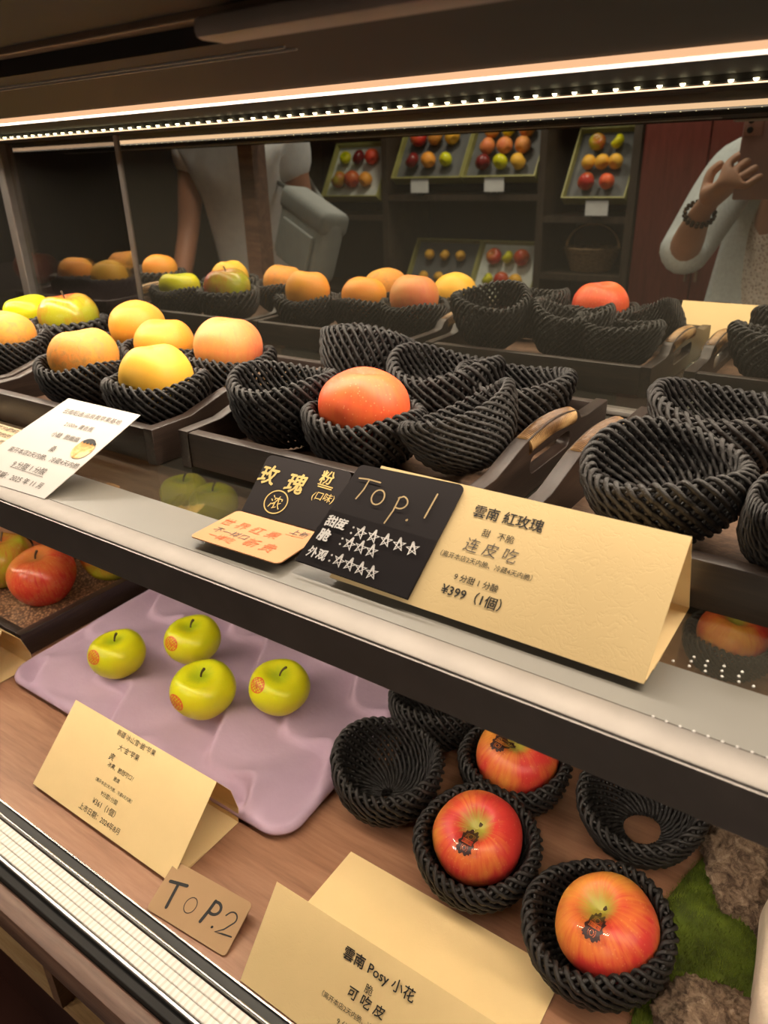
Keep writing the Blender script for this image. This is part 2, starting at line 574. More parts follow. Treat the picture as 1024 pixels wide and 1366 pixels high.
def text_geo(body, bold=0.0):
    """outline letters centred on 0,0 (unit em) as (verts2d, faces)"""
    key = (body, bold)
    if key not in _tcache:
        cu = bpy.data.curves.new('text', 'FONT')
        cu.body = body
        cu.size = 1.0
        cu.resolution_u = 2
        cu.offset = bold
        o = bpy.data.objects.new('text', cu)
        COL.objects.link(o)
        dg = bpy.context.evaluated_depsgraph_get()
        me = bpy.data.meshes.new_from_object(o.evaluated_get(dg))
        vs = np.array([q.co[:2] for q in me.vertices]) if len(me.vertices) else np.zeros((0, 2))
        fs = [tuple(p.vertices) for p in me.polygons]
        bpy.data.objects.remove(o)
        bpy.data.curves.remove(cu)
        bpy.data.meshes.remove(me)
        _tcache[key] = (vs, fs)
    vs, fs = _tcache[key]
    return vs.copy(), fs


class Face:
    """a flat face of a card: origin, unit axes u (along), v (up the face), n (outwards)"""

    def __init__(self, o, u, v):
        self.o = Vector(o)
        self.u = Vector(u).normalized()
        w = Vector(v)
        w = w - self.u * w.dot(self.u)
        self.v = w.normalized()
        self.n = self.u.cross(self.v)

    def at(self, a, b, h=0.0):
        return self.o + self.u * a + self.v * b + self.n * h


def write(mb, face, body, u, v, width=None, size=None, bold=0.0, lift=0.0004, shear=0.0, jitter=0.0, fat=0.0):
    """lettering centred at (u, v) on a face, scaled to a width or an em size"""
    vs, fs = text_geo(body, bold)
    if not len(vs):
        return
    lo, hi = vs.min(0), vs.max(0)
    s = size if size else width / max(1e-6, hi[0] - lo[0])
    c = (lo + hi) / 2
    p = (vs - c) * s
    p[:, 0] += shear * p[:, 1]
    if jitter:
        p[:, 1] += jitter * np.sin(p[:, 0] * 900)
        p[:, 0] += jitter * np.sin(p[:, 1] * 1100)
    mb.add([face.at(u + a, v + b_, lift) for a, b_ in p], fs)
    if fat:                                    # heavier pen: the outline again, a hair to each side
        d = fat * s
        for k_, (dx, dy) in enumerate(((d, 0), (-d, 0), (0, d), (0, -d))):
            mb.add([face.at(u + a + dx, v + b_ + dy, lift + .00001 * (k_ + 1)) for a, b_ in p], fs)


def strokes(mb, face, lines, w, lift=0.0004):
    """pen strokes: flat ribbons with round ends"""
    for pts in lines:
        pts = [Vector(p) for p in pts]
        n = len(pts)
        L, Rr = [], []
        for i, p in enumerate(pts):
            t = pts[min(i + 1, n - 1)] - pts[max(i - 1, 0)]
            t = t.normalized() if t.length > 1e-9 else Vector((1, 0))
            nn = Vector((-t.y, t.x)) * (w / 2)
            L.append(p + nn)
            Rr.append(p - nn)
        ring = [(*q,) for q in L]
        base = [face.at(q.x, q.y, lift) for q in L] + [face.at(q.x, q.y, lift) for q in Rr]
        mb.add(base, [(i, i + n, i + n + 1, i + 1) for i in range(n - 1)])
        for p in (pts[0], pts[-1]):
            k = 8
            mb.add([face.at(p.x + math.cos(2 * PI * j / k) * w / 2, p.y + math.sin(2 * PI * j / k) * w / 2, lift) for j in range(k)], [tuple(range(k))])


def arc(cx, cy, rx, ry, a0, a1, n=18):
    return [(cx + rx * math.cos(math.radians(a0 + (a1 - a0) * i / n)), cy + ry * math.sin(math.radians(a0 + (a1 - a0) * i / n))) for i in range(n + 1)]


def rounded(w, h, r, n=6, corners=(1, 1, 1, 1)):
    """rounded rectangle outline from 0,0 to w,h; corners bl, br, tr, tl"""
    out = []
    for (cx, cy, a, on) in ((r, r, 180, corners[0]), (w - r, r, 270, corners[1]), (w - r, h - r, 0, corners[2]), (r, h - r, 90, corners[3])):
        if on:
            out += arc(cx, cy, r, r, a, a + 90, n)
        else:
            out.append({180: (0, 0), 270: (w, 0), 0: (w, h), 90: (0, h)}[a])
    return out


def slab(mb, face, outline, th):
    """plate of thickness th with its top side on the face plane"""
    n = len(outline)
    top = [face.at(a, b_, 0) for a, b_ in outline]
    bot = [face.at(a, b_, -th) for a, b_ in outline]
    mb.add(top + bot, [tuple(range(n)), tuple(range(2 * n - 1, n - 1, -1))] + [(i + n, (i + 1) % n + n, (i + 1) % n, i) for i in range(n)])


def sheet(mb, prof, x0, x1, th=0.0005, y_of_x=0.0, nx=1):
    """folded card: a (y, z) polyline extruded along x with thickness th"""
    k = len(prof)
    P = [Vector(p) for p in prof]
    nor = []
    for i in range(k):
        t = (P[min(i + 1, k - 1)] - P[max(i - 1, 0)]).normalized()
        nor.append(Vector((-t.y, t.x)))
    vs = []
    for x in (x0, x1):
        for i in range(k):
            for s in (0, 1):
                q = P[i] - nor[i] * th * s
                vs.append((x, q.x + y_of_x * (x - x0), q.y))
    m2 = 2 * k
    fs = []
    for i in range(k - 1):
        a = 2 * i
        fs += [(a, a + 2, m2 + a + 2, m2 + a), (a + 1, m2 + a + 1, m2 + a + 3, a + 3)]
        fs += [(a, a + 1, a + 3, a + 2), (m2 + a, m2 + a + 2, m2 + a + 3, m2 + a + 1)]
    fs += [(0, m2, m2 + 1, 1), (2 * k - 2, 2 * k - 1, m2 + 2 * k - 1, m2 + 2 * k - 2)]
    mb.add(vs, fs)


def frame_at(x, y, z, rx=0, ry=0, rz=0):
    return Matrix.Translation((x, y, z)) @ Matrix.Rotation(rz, 4, 'Z') @ Matrix.Rotation(ry, 4, 'Y') @ Matrix.Rotation(rx, 4, 'X')


# ------------------------------------------------------------------ the shop room
XL, XR, YB, YF, ZC = -4.2, 1.9, -2.9, 2.3, 2.5
M['floor'] = plain('dark_red_floor', (0.035, 0.012, 0.008), 0.3, 0, 0.3, 4)
M['wall'] = plain('dim_plaster', (0.10, 0.075, 0.055), 0.8, 0, 0.15, 3)
M['wall_dark'] = plain('dark_wood_wall', (0.030, 0.022, 0.017), 0.6, 0, 0.2, 3)
M['ceil'] = plain('ceiling_paint', (0.16, 0.13, 0.10), 0.8, 0, 0.1, 3)
tag(MB().box(XL - .1, XR + .1, YB - .1, YF + .1, -0.1, 0).build('floor', M['floor']), kind='structure')
tag(MB().box(XL - .1, XR + .1, YB - .1, YF + .1, ZC, ZC + .1).build('ceiling', M['ceil']), kind='structure')
tag(MB().box(XL - .1, XR + .1, YB - .1, YB, 0, ZC).build('wall_rear', M['wall_dark']), kind='structure')
tag(MB().box(XL - .1, XR + .1, YF, YF + .1, 0, ZC).build('wall_front', M['wall_dark']), kind='structure')
tag(MB().box(XL - .1, XL, YB, YF, 0, ZC).build('wall_left', M['wall_dark']), kind='structure')
tag(MB().box(XR, XR + .1, YB, YF, 0, ZC).build('wall_right', M['wall']), kind='structure')

# shop ceiling downlights; the pendant and both aisle lamps are added for light
for i, (x, y, w, zl) in enumerate([(0.45, -2.0, 0.40, 2.05), (-0.98, -1.75, 0.30, ZC), (-1.95, -1.55, 0.30, ZC), (-1.75, -.03, 0.26, ZC), (-.45, -.03, .26, ZC)]):
    where = ('added on a cord behind the phone holder to light card fronts', 'between the phone holder and the shopper', 'nearest the fruit box shelves', 'added over the aisle to brighten the shopper', 'added over the aisle to brighten the phone holder')[i]
    t = empty('ceiling_downlight', (x, y, zl), 'square warm downlight ' + where, 'lamp', 'shop downlights')
    fr = MB()
    for (a0, a1, b0, b1) in ((-w/2 - .03, w/2 + .03, -w/2 - .03, -w/2), (-w/2 - .03, w/2 + .03, w/2, w/2 + .03), (-w/2 - .03, -w/2, -w/2, w/2), (w/2, w/2 + .03, -w/2, w/2)):
        fr.box(x + a0, x + a1, y + b0, y + b1, zl - .02, zl - .001)
    if zl < ZC:
        fr.box(x - w/2 - .03, x + w/2 + .03, y - w/2 - .03, y + w/2 + .03, zl - .001, zl + .02)
        fr.tube([(x, y, zl + .01), (x, y, ZC - .001)], .006, 8)
    fr.build('lamp_frame', M['grey_bar'], t, (x, y, zl))
    MB().add([(x - w/2, y - w/2, zl - .012), (x - w/2, y + w/2, zl - .012), (x + w/2, y + w/2, zl - .012), (x + w/2, y - w/2, zl - .012)], [(0, 1, 2, 3)]).build('lamp_diffuser', M['ceiling_lamp'], t, (x, y, zl))

# ------------------------------------------------------------------ the display case
CX0, CX1 = -1.95, 0.42
case = empty('display_case', (-0.7, 0.5, 0), 'long dark fruit display case with mirrored back and lit canopy', 'display case')
O = (-0.7, 0.5, 0)


def part(name, mat, parent=case, smooth=None, **kw):
    return lambda mb: mb.build(name, mat, parent, O, smooth)


zc = H + 0.058                                   # underside of the canopy
MB().box(CX0, CX1, 0.30, 0.86, zc, zc + .02).build('canopy_panel', M['case_dark'], case, O)
hood = MB().box(CX0, CX1, 0.10, 0.293, H + .068, H + .50, .004).build('hood', M['case_dark'], case, O)
MB().box(CX0, CX1, 0.284, 0.2955, H + .0645, H + .0705, .001).build('hood_trim', M['beige_trim'], hood, O)
MB().box(CX0, CX1, 0.296, 0.302, H + .056, H + .069).build('hood_lip', M['case_black'], hood, O)
MB().box(-0.285, CX1, 0.268, 0.288, H + .0535, H + .0625, .003).build('hood_handle', M['grey_bar'], hood, O, 40)
MB().box(CX0, -0.29, 0.3340, 0.3355, H + .0570, H + .0585).box(CX0, -0.29, 0.3435, 0.345, H + .0570, H + .0585).build('glass_edge', M['insert_grey'], case, O)
# diffuser strip and diode strip
lamp = MB().box(CX0, CX1, 0.5175, 0.5190, H + .0530, zc + .001).box(CX0, CX1, 0.5035, 0.5175, zc - .0003, zc + .001).build('strip_light_shield', M['case_black'], case, O)  # rear lip added to keep the strip light out of the mirror
MB().box(CX0, CX1, 0.5000, 0.5030, H + .0540, zc + .0006, .0006).build('strip_diffuser', M['band'], lamp, O)
ch = MB().box(CX0, CX1, 0.6670, 0.6895, zc - .0003, zc + .001).box(CX0, CX1, 0.6650, 0.6665, zc - .0062, zc + .001).build('diode_channel', M['case_black'], case, O)
MB().box(CX0, CX1, 0.6640, 0.6650, zc - .0062, zc - .0052).build('channel_edge', M['steel'], ch, O)
MB().box(CX0, CX1, 0.6895, 0.6910, zc - .0055, zc + .001).build('mirror_line_plate', M['rear_glow'], ch, O)  # added glowing plate that draws the warm line in the mirror
bm_ = MB()
for i in range(5):
    a = PI / 2 * i / 4
bead_me = MB().lathe([(0.0001, -.0022), (.0013, -.0018), (.0021, -.0008), (.0023, 0)], 8).mesh('diode', M['bead'], 180)
for i in range(100):
    xb = 0.20 - i * 0.0172
    mesh_obj('diode', bead_me, ch, (xb - O[0], 0.6625 - O[1], zc - .0042 - O[2]))
# rear wall: mirror, sliding pane, mullions, bottom channel
zb = S + 0.006
MB().box(-1.072, CX1, MY, MY + .006, zb, zc + .004).build('mirror_panel', M['mirror'], case, O)
MB().box(CX0, -1.072, MY + .010, MY + .015, zb, zc + .004).build('sliding_pane', M['pane'], case, O)
MB().box(-1.0765, -1.0675, MY - .003, MY + .016, zb, zc, .001).build('mullion', M['steel_dark'], case, O)
MB().box(-1.422, -1.400, MY - .004, MY + .018, zb, zc, .002).build('mullion', M['steel'], case, O)
MB().box(CX0, CX1, MY - .010, MY + .03, S + .0005, zb, .001).build('mirror_channel', M['steel'], case, O, 40)
# lower chamber
MB().box(CX0, CX1, 0.2415, 1.0, B - .03, B).build('deck_board', M['deck'], case, O)
MB().box(CX0, CX1, 1.0, 1.03, B - .03, S - .012).build('lower_back_panel', M['case_dark'], case, O)
MB().box(CX0 - .03, CX0, 0.2, 1.03, 0, H + .5).build('end_panel', M['case_dark'], case, O)
MB().box(CX1, CX1 + .03, 0.32, 1.03, 0, H + .5).build('end_panel', M['case_dark'], case, O)
# front rail with black seal, air grille, steel lips and a wooden nose
rail = MB().box(CX0, CX1, 0.1985, 0.2025, B - .022, B + .0015, .001).box(CX0, CX1, 0.2295, 0.2325, B - .02, B + .0015, .001).box(CX0, CX1, 0.2408, 0.2422, B - .02, B + .0012).build('front_rail', M['steel_bright'], case, O)
MB().box(CX0, CX1, 0.2325, 0.2408, B - .02, B - .0012).build('rubber_seal', M['rubber'], rail, O)
MB().box(CX0, CX1, 0.1905, 0.1985, B - .03, B - .004, .001).build('rail_step', M['case_dark'], rail, O)
gr = MB()
for yy in (0.2040, 0.2122, 0.2204):
    gr.box(CX0, CX1, yy, yy + .0078, B - .006, B - .0015, .0006, 1)
m, nt, b = nodes_of('honeycomb_air_grille')
v = texco(nt, 'Object', (1, 1, 1))
w_ = nt.nodes.new('ShaderNodeTexWave'); w_.inputs['Scale'].default_value = 55; w_.inputs['Distortion'].default_value = 0.4
nt.links.new(v, w_.inputs['Vector'])
nt.links.new(ramp(nt, w_.outputs['Fac'], [(0.2, (0.74, 0.69, 0.61)), (0.55, (0.86, 0.83, 0.77))]), b.inputs['Base Color'])
b.inputs['Roughness'].default_value = 0.3
bump(nt, b, w_.outputs['Fac'], 0.25, 0.0008)
gr.build('air_grille', m, rail, O)
MB().box(CX0, CX1, 0.2025, 0.2295, B - .02, B - .0055).build('grille_bed', M['trim_wood'], rail, O)
MB().box(CX0, CX1, 0.172, 0.1905, B - .045, B - .010, .003).build('wood_nose', M['trim_wood'], case, O, 40)
# open cubbies under the nose
fr = MB().box(CX0, CX1, 0.188, 0.80, B - .06, B - .031)
fr.build('cubby_top', M['trim_wood'], case, O)
for i, xs in enumerate((-1.61, -1.15, -0.690, -0.23, .20)):
    MB().box(xs - .009, xs + .009, 0.236, 0.62, B - .350, B - .06).build('cubby_divider', M['cubby_wood'], case, O)
MB().box(CX0, CX1, 0.241, 0.62, B - .368, B - .350).build('cubby_floor', M['oak'], case, O)
MB().box(CX0, CX1, 0.60, 0.62, B - .350, B - .06).build('cubby_back', M['oak'], case, O)
MB().box(CX0, CX1, 0.33, 0.62, 0.0, B - .368).build('plinth', M['floor'], case, O)

# ------------------------------------------------------------------ the glass shelf
shelf = empty('glass_shelf', (-0.7, 0.5, S), 'clear glass shelf with brushed steel front edge inside the display case', 'shelf')
OS = (-0.7, 0.5, S)
MB().box(CX0 + .002, CX1 - .002, 0.322, 0.812, S - .010, S - .0003).build('glass_panel', M['glass'], shelf, OS)
MB().box(CX0 + .002, CX1 - .002, 0.3265, 0.376, S - .0003, S).build('frosted_strip', M['frost'], shelf, OS)
ed = MB().box(CX0 + .002, CX1 - .002, 0.303, 0.3265, S - .030, S + .0002, .0012).build('front_edge', M['steel'], shelf, OS, 40)
MB().box(CX0 + .002, CX1 - .002, 0.3012, 0.3030, S - .030, S - .0012).build('edge_face', M['steel_dark'], ed, OS)
MB().box(CX0 + .002, CX1 - .002, 0.309, 0.321, S - .0335, S - .0305).build('under_light_strip', M['under'], ed, OS)
# pearly blobs of adhesive in the glass joint
dr = MB()
rr = random.Random(3)
for (x, y, r) in [(-.066 + i * .0085 + rr.uniform(-.001, .001), .3805 + j * .0052, .0009) for i in range(6) for j in range(3 if 0 < i < 5 else 1)]:
    dr.lathe([(0.00005, r * .8), (r * .7, r * .6), (r, 0)], 8, (x, y, S + .0001))
for i in range(12):
    dr.lathe([(0.00005, .0005), (.0006, .0003), (.0008, 0)], 8, (-.062 + i * .0068, .3265 - .0003, S + .0003))
tag(dr.build('adhesive_drops', M['ink_white'], shelf, OS, 180), kind='stuff')

# ------------------------------------------------------------------ wooden trays with cane handles
LIFT = .0016


def tray(cx, cy, z, w, d, label, group, th=0.013, hh=0.035, floor_mat='tray_floor', handles=True):
    t = empty('wooden_tray', (cx, cy, z + LIFT), label, 'tray', group)
    o = (0, 0, 0)
    MB().box(-w/2 + th, w/2 - th, -d/2 + th, d/2 - th, 0.002, 0.008).build('tray_floor', M[floor_mat], t)
    MB().box(-w/2 + th, w/2 - th, -d/2, -d/2 + th, 0, hh, .0015).build('tray_wall', M['walnut'], t, smooth=40)
    MB().box(-w/2 + th, w/2 - th, d/2 - th, d/2, 0, hh, .0015).build('tray_wall', M['walnut'], t, smooth=40)
    k = d / 0.30
    if handles:
        top = [(-.15*k, 0), (.15*k, 0), (.15*k, hh), (.090, hh), (.075, hh + .002), (.068, .045), (.060, .0485)]
        top += [(.060 - .105 * i / 10, .0485 + .0052 * math.sin(PI * i / 10) + .002 * i / 10) for i in range(1, 11)]
        top += [(-.055, .0488), (-.085, .041), (-.105, hh + .001), (-.15*k, hh)]
        slot = rounded(.092, .0175, .0085, 5)
        slot = [(y - .042, zz + .0165) for y, zz in slot]
        vs, fs = curve_fill([top, slot], th / 2 - .001, .001)
    else:
        top = [(-.15*k, 0), (.15*k, 0), (.15*k, hh), (-.15*k, hh)]
        vs, fs = curve_fill([top], th / 2 - .001, .001)
    for s in (-1, 1):
        sw = MB().add([(s * (w/2 - th/2) + zz, y, q) for y, q, zz in vs], fs).build('side_wall', M['walnut_y'], t, smooth=40)
        if handles:
            cw = MB()
            n = 170
            pts, rad = [], []
            for i in range(n + 1):
                f = i / n
                y = .0575 - .103 * f
                zz = .0425 + .0048 * math.sin(PI * f) + .0012 * f
                pts.append((s * (w/2 - th/2), y, zz))
                rad.append(.0082 + .0014 * abs(math.sin(PI * i / 4.0)))
            cw.tube(pts, rad, 14, True, 1.0)
            cw.build('cane_wrap', M['cane'], sw, smooth=60)
    return t


tray(-0.397, 0.5975, S, 0.320, 0.30, 'dark walnut tray holding the coral apple and five empty black nets', 'walnut trays on the glass shelf')
tray(-0.0335, 0.592, S, 0.335, 0.30, 'dark walnut tray at the right edge holding only empty black nets', 'walnut trays on the glass shelf')
tray(-0.739, 0.588, S, 0.322, 0.31, 'dark walnut tray with five yellow and peach apples, behind the white card', 'walnut trays on the glass shelf')
tray(-1.070, 0.592, S, 0.322, 0.31, 'dark walnut tray at the left edge holding the lime green apple', 'walnut trays on the glass shelf')
tray(-1.470, 0.592, S, 0.322, 0.31, 'dark walnut tray beyond the left edge, seen dimly in the sliding pane', 'walnut trays on the glass shelf')
TF = S + 0.0102


# ------------------------------------------------------------------ black foam nets
def net_mesh(name, R=.054, Hh=.062, hole=.016, expo=2.6, twist=1.25, N=36, ell=1.0, squash=0.0, wave=(0, 2, 0), lean=(0, 0), pinch=0.0, seed=0, tube=.00175, gap=.0036, nseg=38):
    rr = np.random.RandomState(seed)
    # middle wall, from the hole edge to the rim
    ph = np.linspace(0.0, PI / 2, 400)
    r = R * np.sin(ph) ** (2 / expo)
    z = Hh * (1 - np.cos(ph) ** (2 / 2.1))
    keep = r >= hole
    r, z = r[keep], z[keep]
    s = np.concatenate([[0], np.cumsum(np.hypot(np.diff(r), np.diff(z)))])
    u = np.linspace(0, s[-1], nseg)
    r, z = np.interp(u, s, r), np.interp(u, s, z)
    z = z + tube * 1.25 + gap + .0022
    tr, tz = np.gradient(r), np.gradient(z)
    ln = np.hypot(tr, tz); tr /= ln; tz /= ln
    nr, nz = tz, -tr                             # outward
    nr[-1], nz[-1] = 1.0, 0.0
    k = 9
    a = np.linspace(PI, 0, k + 2)[1:-1]
    pr_ = np.concatenate([r - nr * gap, r[-1] + gap * np.cos(a), (r + nr * gap)[::-1]])
    pz = np.concatenate([z - nz * gap, z[-1] + gap * np.sin(a) * 1.5, (z + nz * gap)[::-1]])
    on_r = np.concatenate([-nr, np.cos(a), nr[::-1]])
    on_z = np.concatenate([-nz, np.sin(a), nz[::-1]])
    cum = np.concatenate([[0], np.cumsum(np.hypot(np.diff(pr_), np.diff(pz)))]) / s[-1]
    K = len(pr_)
    V, Fc = [], []
    base = 0
    n = 6
    cross = 2 * twist * (cum - cum[-1] / 2) * N / (2 * PI)
    weave = .0005 * np.cos(PI * (cross - .5)) if nseg > 12 else cum * 0
    for sgn, off, rad in ((1, .0012, tube), (-1, -.0011, tube * .95)):
        for i in range(N):
            th0 = 2 * PI * (i + (0.5 if sgn < 0 else 0)) / N + rr.uniform(-.008, .008)
            th = th0 + sgn * twist * (cum - cum[-1] / 2)
            wob = .0004 * np.sin(cum * 30 + rr.uniform(0, 6))
            q = pr_ + on_r * (off + sgn * weave + wob)
            zz = pz + on_z * (off + sgn * weave + wob)
            P = np.stack([q * np.cos(th), q * np.sin(th), zz], 1)
            T = np.gradient(P, axis=0); T /= np.linalg.norm(T, axis=1)[:, None]
            Nn = np.stack([on_r * np.cos(th), on_r * np.sin(th), on_z], 1)
            Nn -= T * (Nn * T).sum(1)[:, None]; Nn /= np.linalg.norm(Nn, axis=1)[:, None]
            Bb = np.cross(T, Nn)
            lump = 1 + .05 * np.sin(np.arange(K) * 2.2 + rr.uniform(0, 6))
            for j in range(n):
                w = 2 * PI * j / n
                V.append(P + (Nn * math.cos(w) * .92 + Bb * math.sin(w) * 1.12) * (rad * lump)[:, None])
            idx = np.arange(K - 1)
            for j in range(n):
                j2 = (j + 1) % n
                a0 = base + j * K + idx
                b0 = base + j2 * K + idx
                Fc.append(np.stack([a0, a0 + 1, b0 + 1, b0], 1))
            base += n * K
    V = np.concatenate(V)
    Fc = np.concatenate(Fc)
    # soft deformations of the whole net
    hgt = np.clip(V[:, 2] / Hh, 0, 1.1)
    ang = np.arctan2(V[:, 1], V[:, 0])
    x, y, zv = V[:, 0].copy(), V[:, 1].copy(), V[:, 2].copy()
    zv *= 1 + wave[0] * np.cos(wave[1] * ang + wave[2]) * hgt
    e = 1 + (ell - 1) * hgt
    x *= e
    y *= 1 / e if squash == 0 else 1 - squash * hgt
    if pinch:
        y *= 1 - pinch * hgt * (x / (R * ell)) ** 2
    x += lean[0] * hgt ** 1.5 * Hh
    y += lean[1] * hgt ** 1.5 * Hh
    V = np.stack([x, y, zv], 1)
    me = bpy.data.meshes.new(name)
    me.vertices.add(len(V)); me.vertices.foreach_set('co', V.ravel())
    me.loops.add(len(Fc) * 4); me.loops.foreach_set('vertex_index', Fc.ravel().astype(np.int32))
    me.polygons.add(len(Fc))
    me.polygons.foreach_set('loop_start', np.arange(0, len(Fc) * 4, 4, dtype=np.int32))
    me.polygons.foreach_set('loop_total', np.full(len(Fc), 4, dtype=np.int32))
    me.update(calc_edges=True)
    me.polygons.foreach_set('use_smooth', [True] * len(Fc))
    me.materials.append(M['rope'])
    return me


NET = {
    'cup': net_mesh('net_cup', .0495, .058, .015, 3.6, 1.25, seed=1, wave=(.06, 2, 0.6)),
    'tall': net_mesh('net_tall', .050, .070, .015, 2.6, 1.2, seed=2, wave=(.05, 2, 2.0), ell=1.05),
    'wavy': net_mesh('net_wavy', .050, .058, .015, 3.2, 1.25, seed=3, wave=(.10, 2, 1.2), ell=1.06),
    'low': net_mesh('net_low', .050, .046, .015, 3.0, 1.25, seed=13, wave=(.08, 2, 1.2), ell=1.05),
    'oval': net_mesh('net_oval', .050, .054, .015, 3.0, 1.3, seed=4, wave=(.07, 2, 0.0), ell=1.14),
    'leaf': net_mesh('net_leaf', .050, .056, .015, 2.6, 1.3, seed=5, wave=(.06, 2, 0.0), ell=1.20, squash=.30, pinch=.35),
    'fruit': net_mesh('net_fruit', .0515, .043, .014, 3.4, 1.15, seed=6, wave=(.05, 3, 0.4)),
    'bowl': net_mesh('net_bowl', .0505, .056, .006, 2.9, 1.35, seed=7, wave=(.06, 2, 0.9)),
    'open': net_mesh('net_open', .052, .056, .019, 2.4, 1.35, seed=8, wave=(.08, 2, 0.3), ell=1.06),
    'small': net_mesh('net_small', .0515, .043, .014, 3.4, 1.15, N=24, nseg=10, seed=9, tube=.0028),
}


def net(kind, x, y, z, label, group, rz=0.0, rx=0.0, ry=0.0, sc=1.0):
    o = mesh_obj('foam_net', NET[kind], None, (x, y, z), (rx, ry, rz), (sc, sc, sc))
    return tag(o, label, 'fruit net', group)


UP = 'empty black nets on the glass shelf'
net('cup', -0.489, 0.529, TF, 'empty upright black net in the front left corner of the middle walnut tray', UP, 0.3)
net('tall', -0.494, 0.660, TF + .008, 'tall empty black net behind the coral apple', UP, 0.0, -0.24, 0.05, .98)
net('wavy', -0.379, 0.655, TF, 'empty black net with sagging rim, right behind the coral apple', UP, 0.5, 0.04, 0, 1.02)
net('leaf', -0.279, 0.542, TF + .010, 'squashed leaf-shaped black net beside the cane handle of the middle tray', UP, math.radians(60), -0.26, -0.24, .86)
net('oval', -0.308, 0.672, TF, 'empty oval black net in the back right corner of the middle walnut tray', UP, 0.15, .05, 0, .95)
net('oval', -0.108, 0.664, TF, 'large empty oval black net at the back of the right-hand tray', UP, -0.15, 0.05, 0, 1.02)
net('low', -0.113, 0.516, TF + .006, 'large empty black net in the front left corner of the right-hand tray', UP, -0.3, 0.16, 0, 1.02)
net('leaf', -0.019, 0.503, TF + .004, 'black net cut off by the right edge, front of right-hand tray', UP, math.radians(70), 0, -0.1, .94)
net('tall', 0.045, 0.640, TF, 'upright black net beyond the right edge, back of right-hand tray', UP, 0.7)
FN = 'black nets cupping a fruit on the glass shelf'

# ------------------------------------------------------------------ apples
def apple_mesh(name, mat, R=.041, h=.86, cav=.40, cw=.40, bot=.22, top=.10, lobes=.018, n=56, k=40, seed=0, skew=0.0):
    rr = random.Random(seed)
    p1, p2 = rr.uniform(0, 6), rr.uniform(0, 6)
    vs = []
    for i in range(k + 1):
        a = PI * i / k
        r = R * math.sin(a) ** 0.93 * (1 + top * math.cos(a))
        z = R * h * (math.cos(a) - cav * math.exp(-(a / cw) ** 2) + bot * math.exp(-((PI - a) / .36) ** 2))
        for j in range(n):
            w = 2 * PI * j / n
            lo = 1 + lobes * math.cos(5 * w + p1) * (0.35 + 0.65 * (i / k)) + .012 * math.cos(2 * w + p2) + skew * math.cos(w) * math.sin(a)
            zz = z + R * .035 * math.cos(2 * w + p1) * math.exp(-((a - .5) / .4) ** 2) + skew * R * .5 * math.cos(w) * math.sin(a)
            vs.append((r * lo * math.cos(w), r * lo * math.sin(w), zz))
    fs = []
    for i in range(k):
        for j in range(n):
            a0 = i * n + j
            a1 = i * n + (j + 1) % n
            fs.append((a0, a0 + n, a1 + n, a1))
    mb = MB()
    mb.v, mb.f = vs, fs
    me = mb.mesh(name, mat, 180)
    return me, R * h * (1 - cav)


AP = {}
def kind(key, mat, **kw):
    AP[key] = apple_mesh('apple_' + key, M[mat], **kw)


kind('top1', 'a_top1', R=.0425, h=.92, cav=.13, cw=.28, seed=1)
kind('posyA', 'a_posy', R=.0405, h=.86, cav=.44, cw=.30, seed=2, skew=.03)
kind('posyB', 'a_posy', R=.0405, h=.86, cav=.44, cw=.30, seed=3, skew=-.03)
kind('posyC', 'a_posy', R=.0400, h=.86, cav=.44, cw=.30, seed=4, skew=.05)
kind('green', 'a_green', R=.0362, h=.86, cav=.34, cw=.42, seed=5)
kind('yellow', 'a_yellow', R=.0410, h=.92, cav=.10, cw=.32, seed=6, top=.0)
kind('orange', 'a_orange', R=.0400, h=.98, cav=.15, cw=.32, seed=7, skew=.05)
kind('orange2', 'a_orange', R=.0400, h=.94, cav=.12, cw=.32, seed=17, skew=-.04)
kind('peach', 'a_peach', R=.0425, h=.96, cav=.10, cw=.30, seed=8, skew=.02)
kind('russet', 'a_russet', R=.0420, h=.90, cav=.11, cw=.30, seed=9, skew=.03)
kind('lime', 'a_green', R=.0400, h=.80, cav=.30, cw=.50, seed=10, skew=.03)
kind('deep', 'a_deepred', R=.0475, h=.90, cav=.24, cw=.34, seed=11, top=.12)
kind('mixed', 'a_redgreen', R=.0475, h=.92, cav=.28, cw=.36, seed=12)
stem_me = None


def stem_mesh(L=.014, bend=.006, r=.0011):
    pts = [(bend * (i / 6) ** 2, .3 * bend * (i / 6), L * i / 6) for i in range(7)]
    return MB().tube(pts, [r * (1.0 + .7 * (i / 6) ** 2) for i in range(7)], 7).mesh('stem', M['stem'], 180)


STEM = stem_mesh()
STEM_LONG = stem_mesh(.018, .008, .0010)


def apple(key, x, y, z, label, group, rz=0.0, rx=0.0, ry=0.0, sc=1.0, stem=None, cat='apple'):
    me, top = AP[key]
    o = mesh_obj('apple', me, None, (x, y, z), (rx, ry, rz), (sc, sc, sc))
    tag(o, label, cat, group)
    if stem is not None:
        mesh_obj('stem', stem, o, (0, 0, top - .0012))
    return o


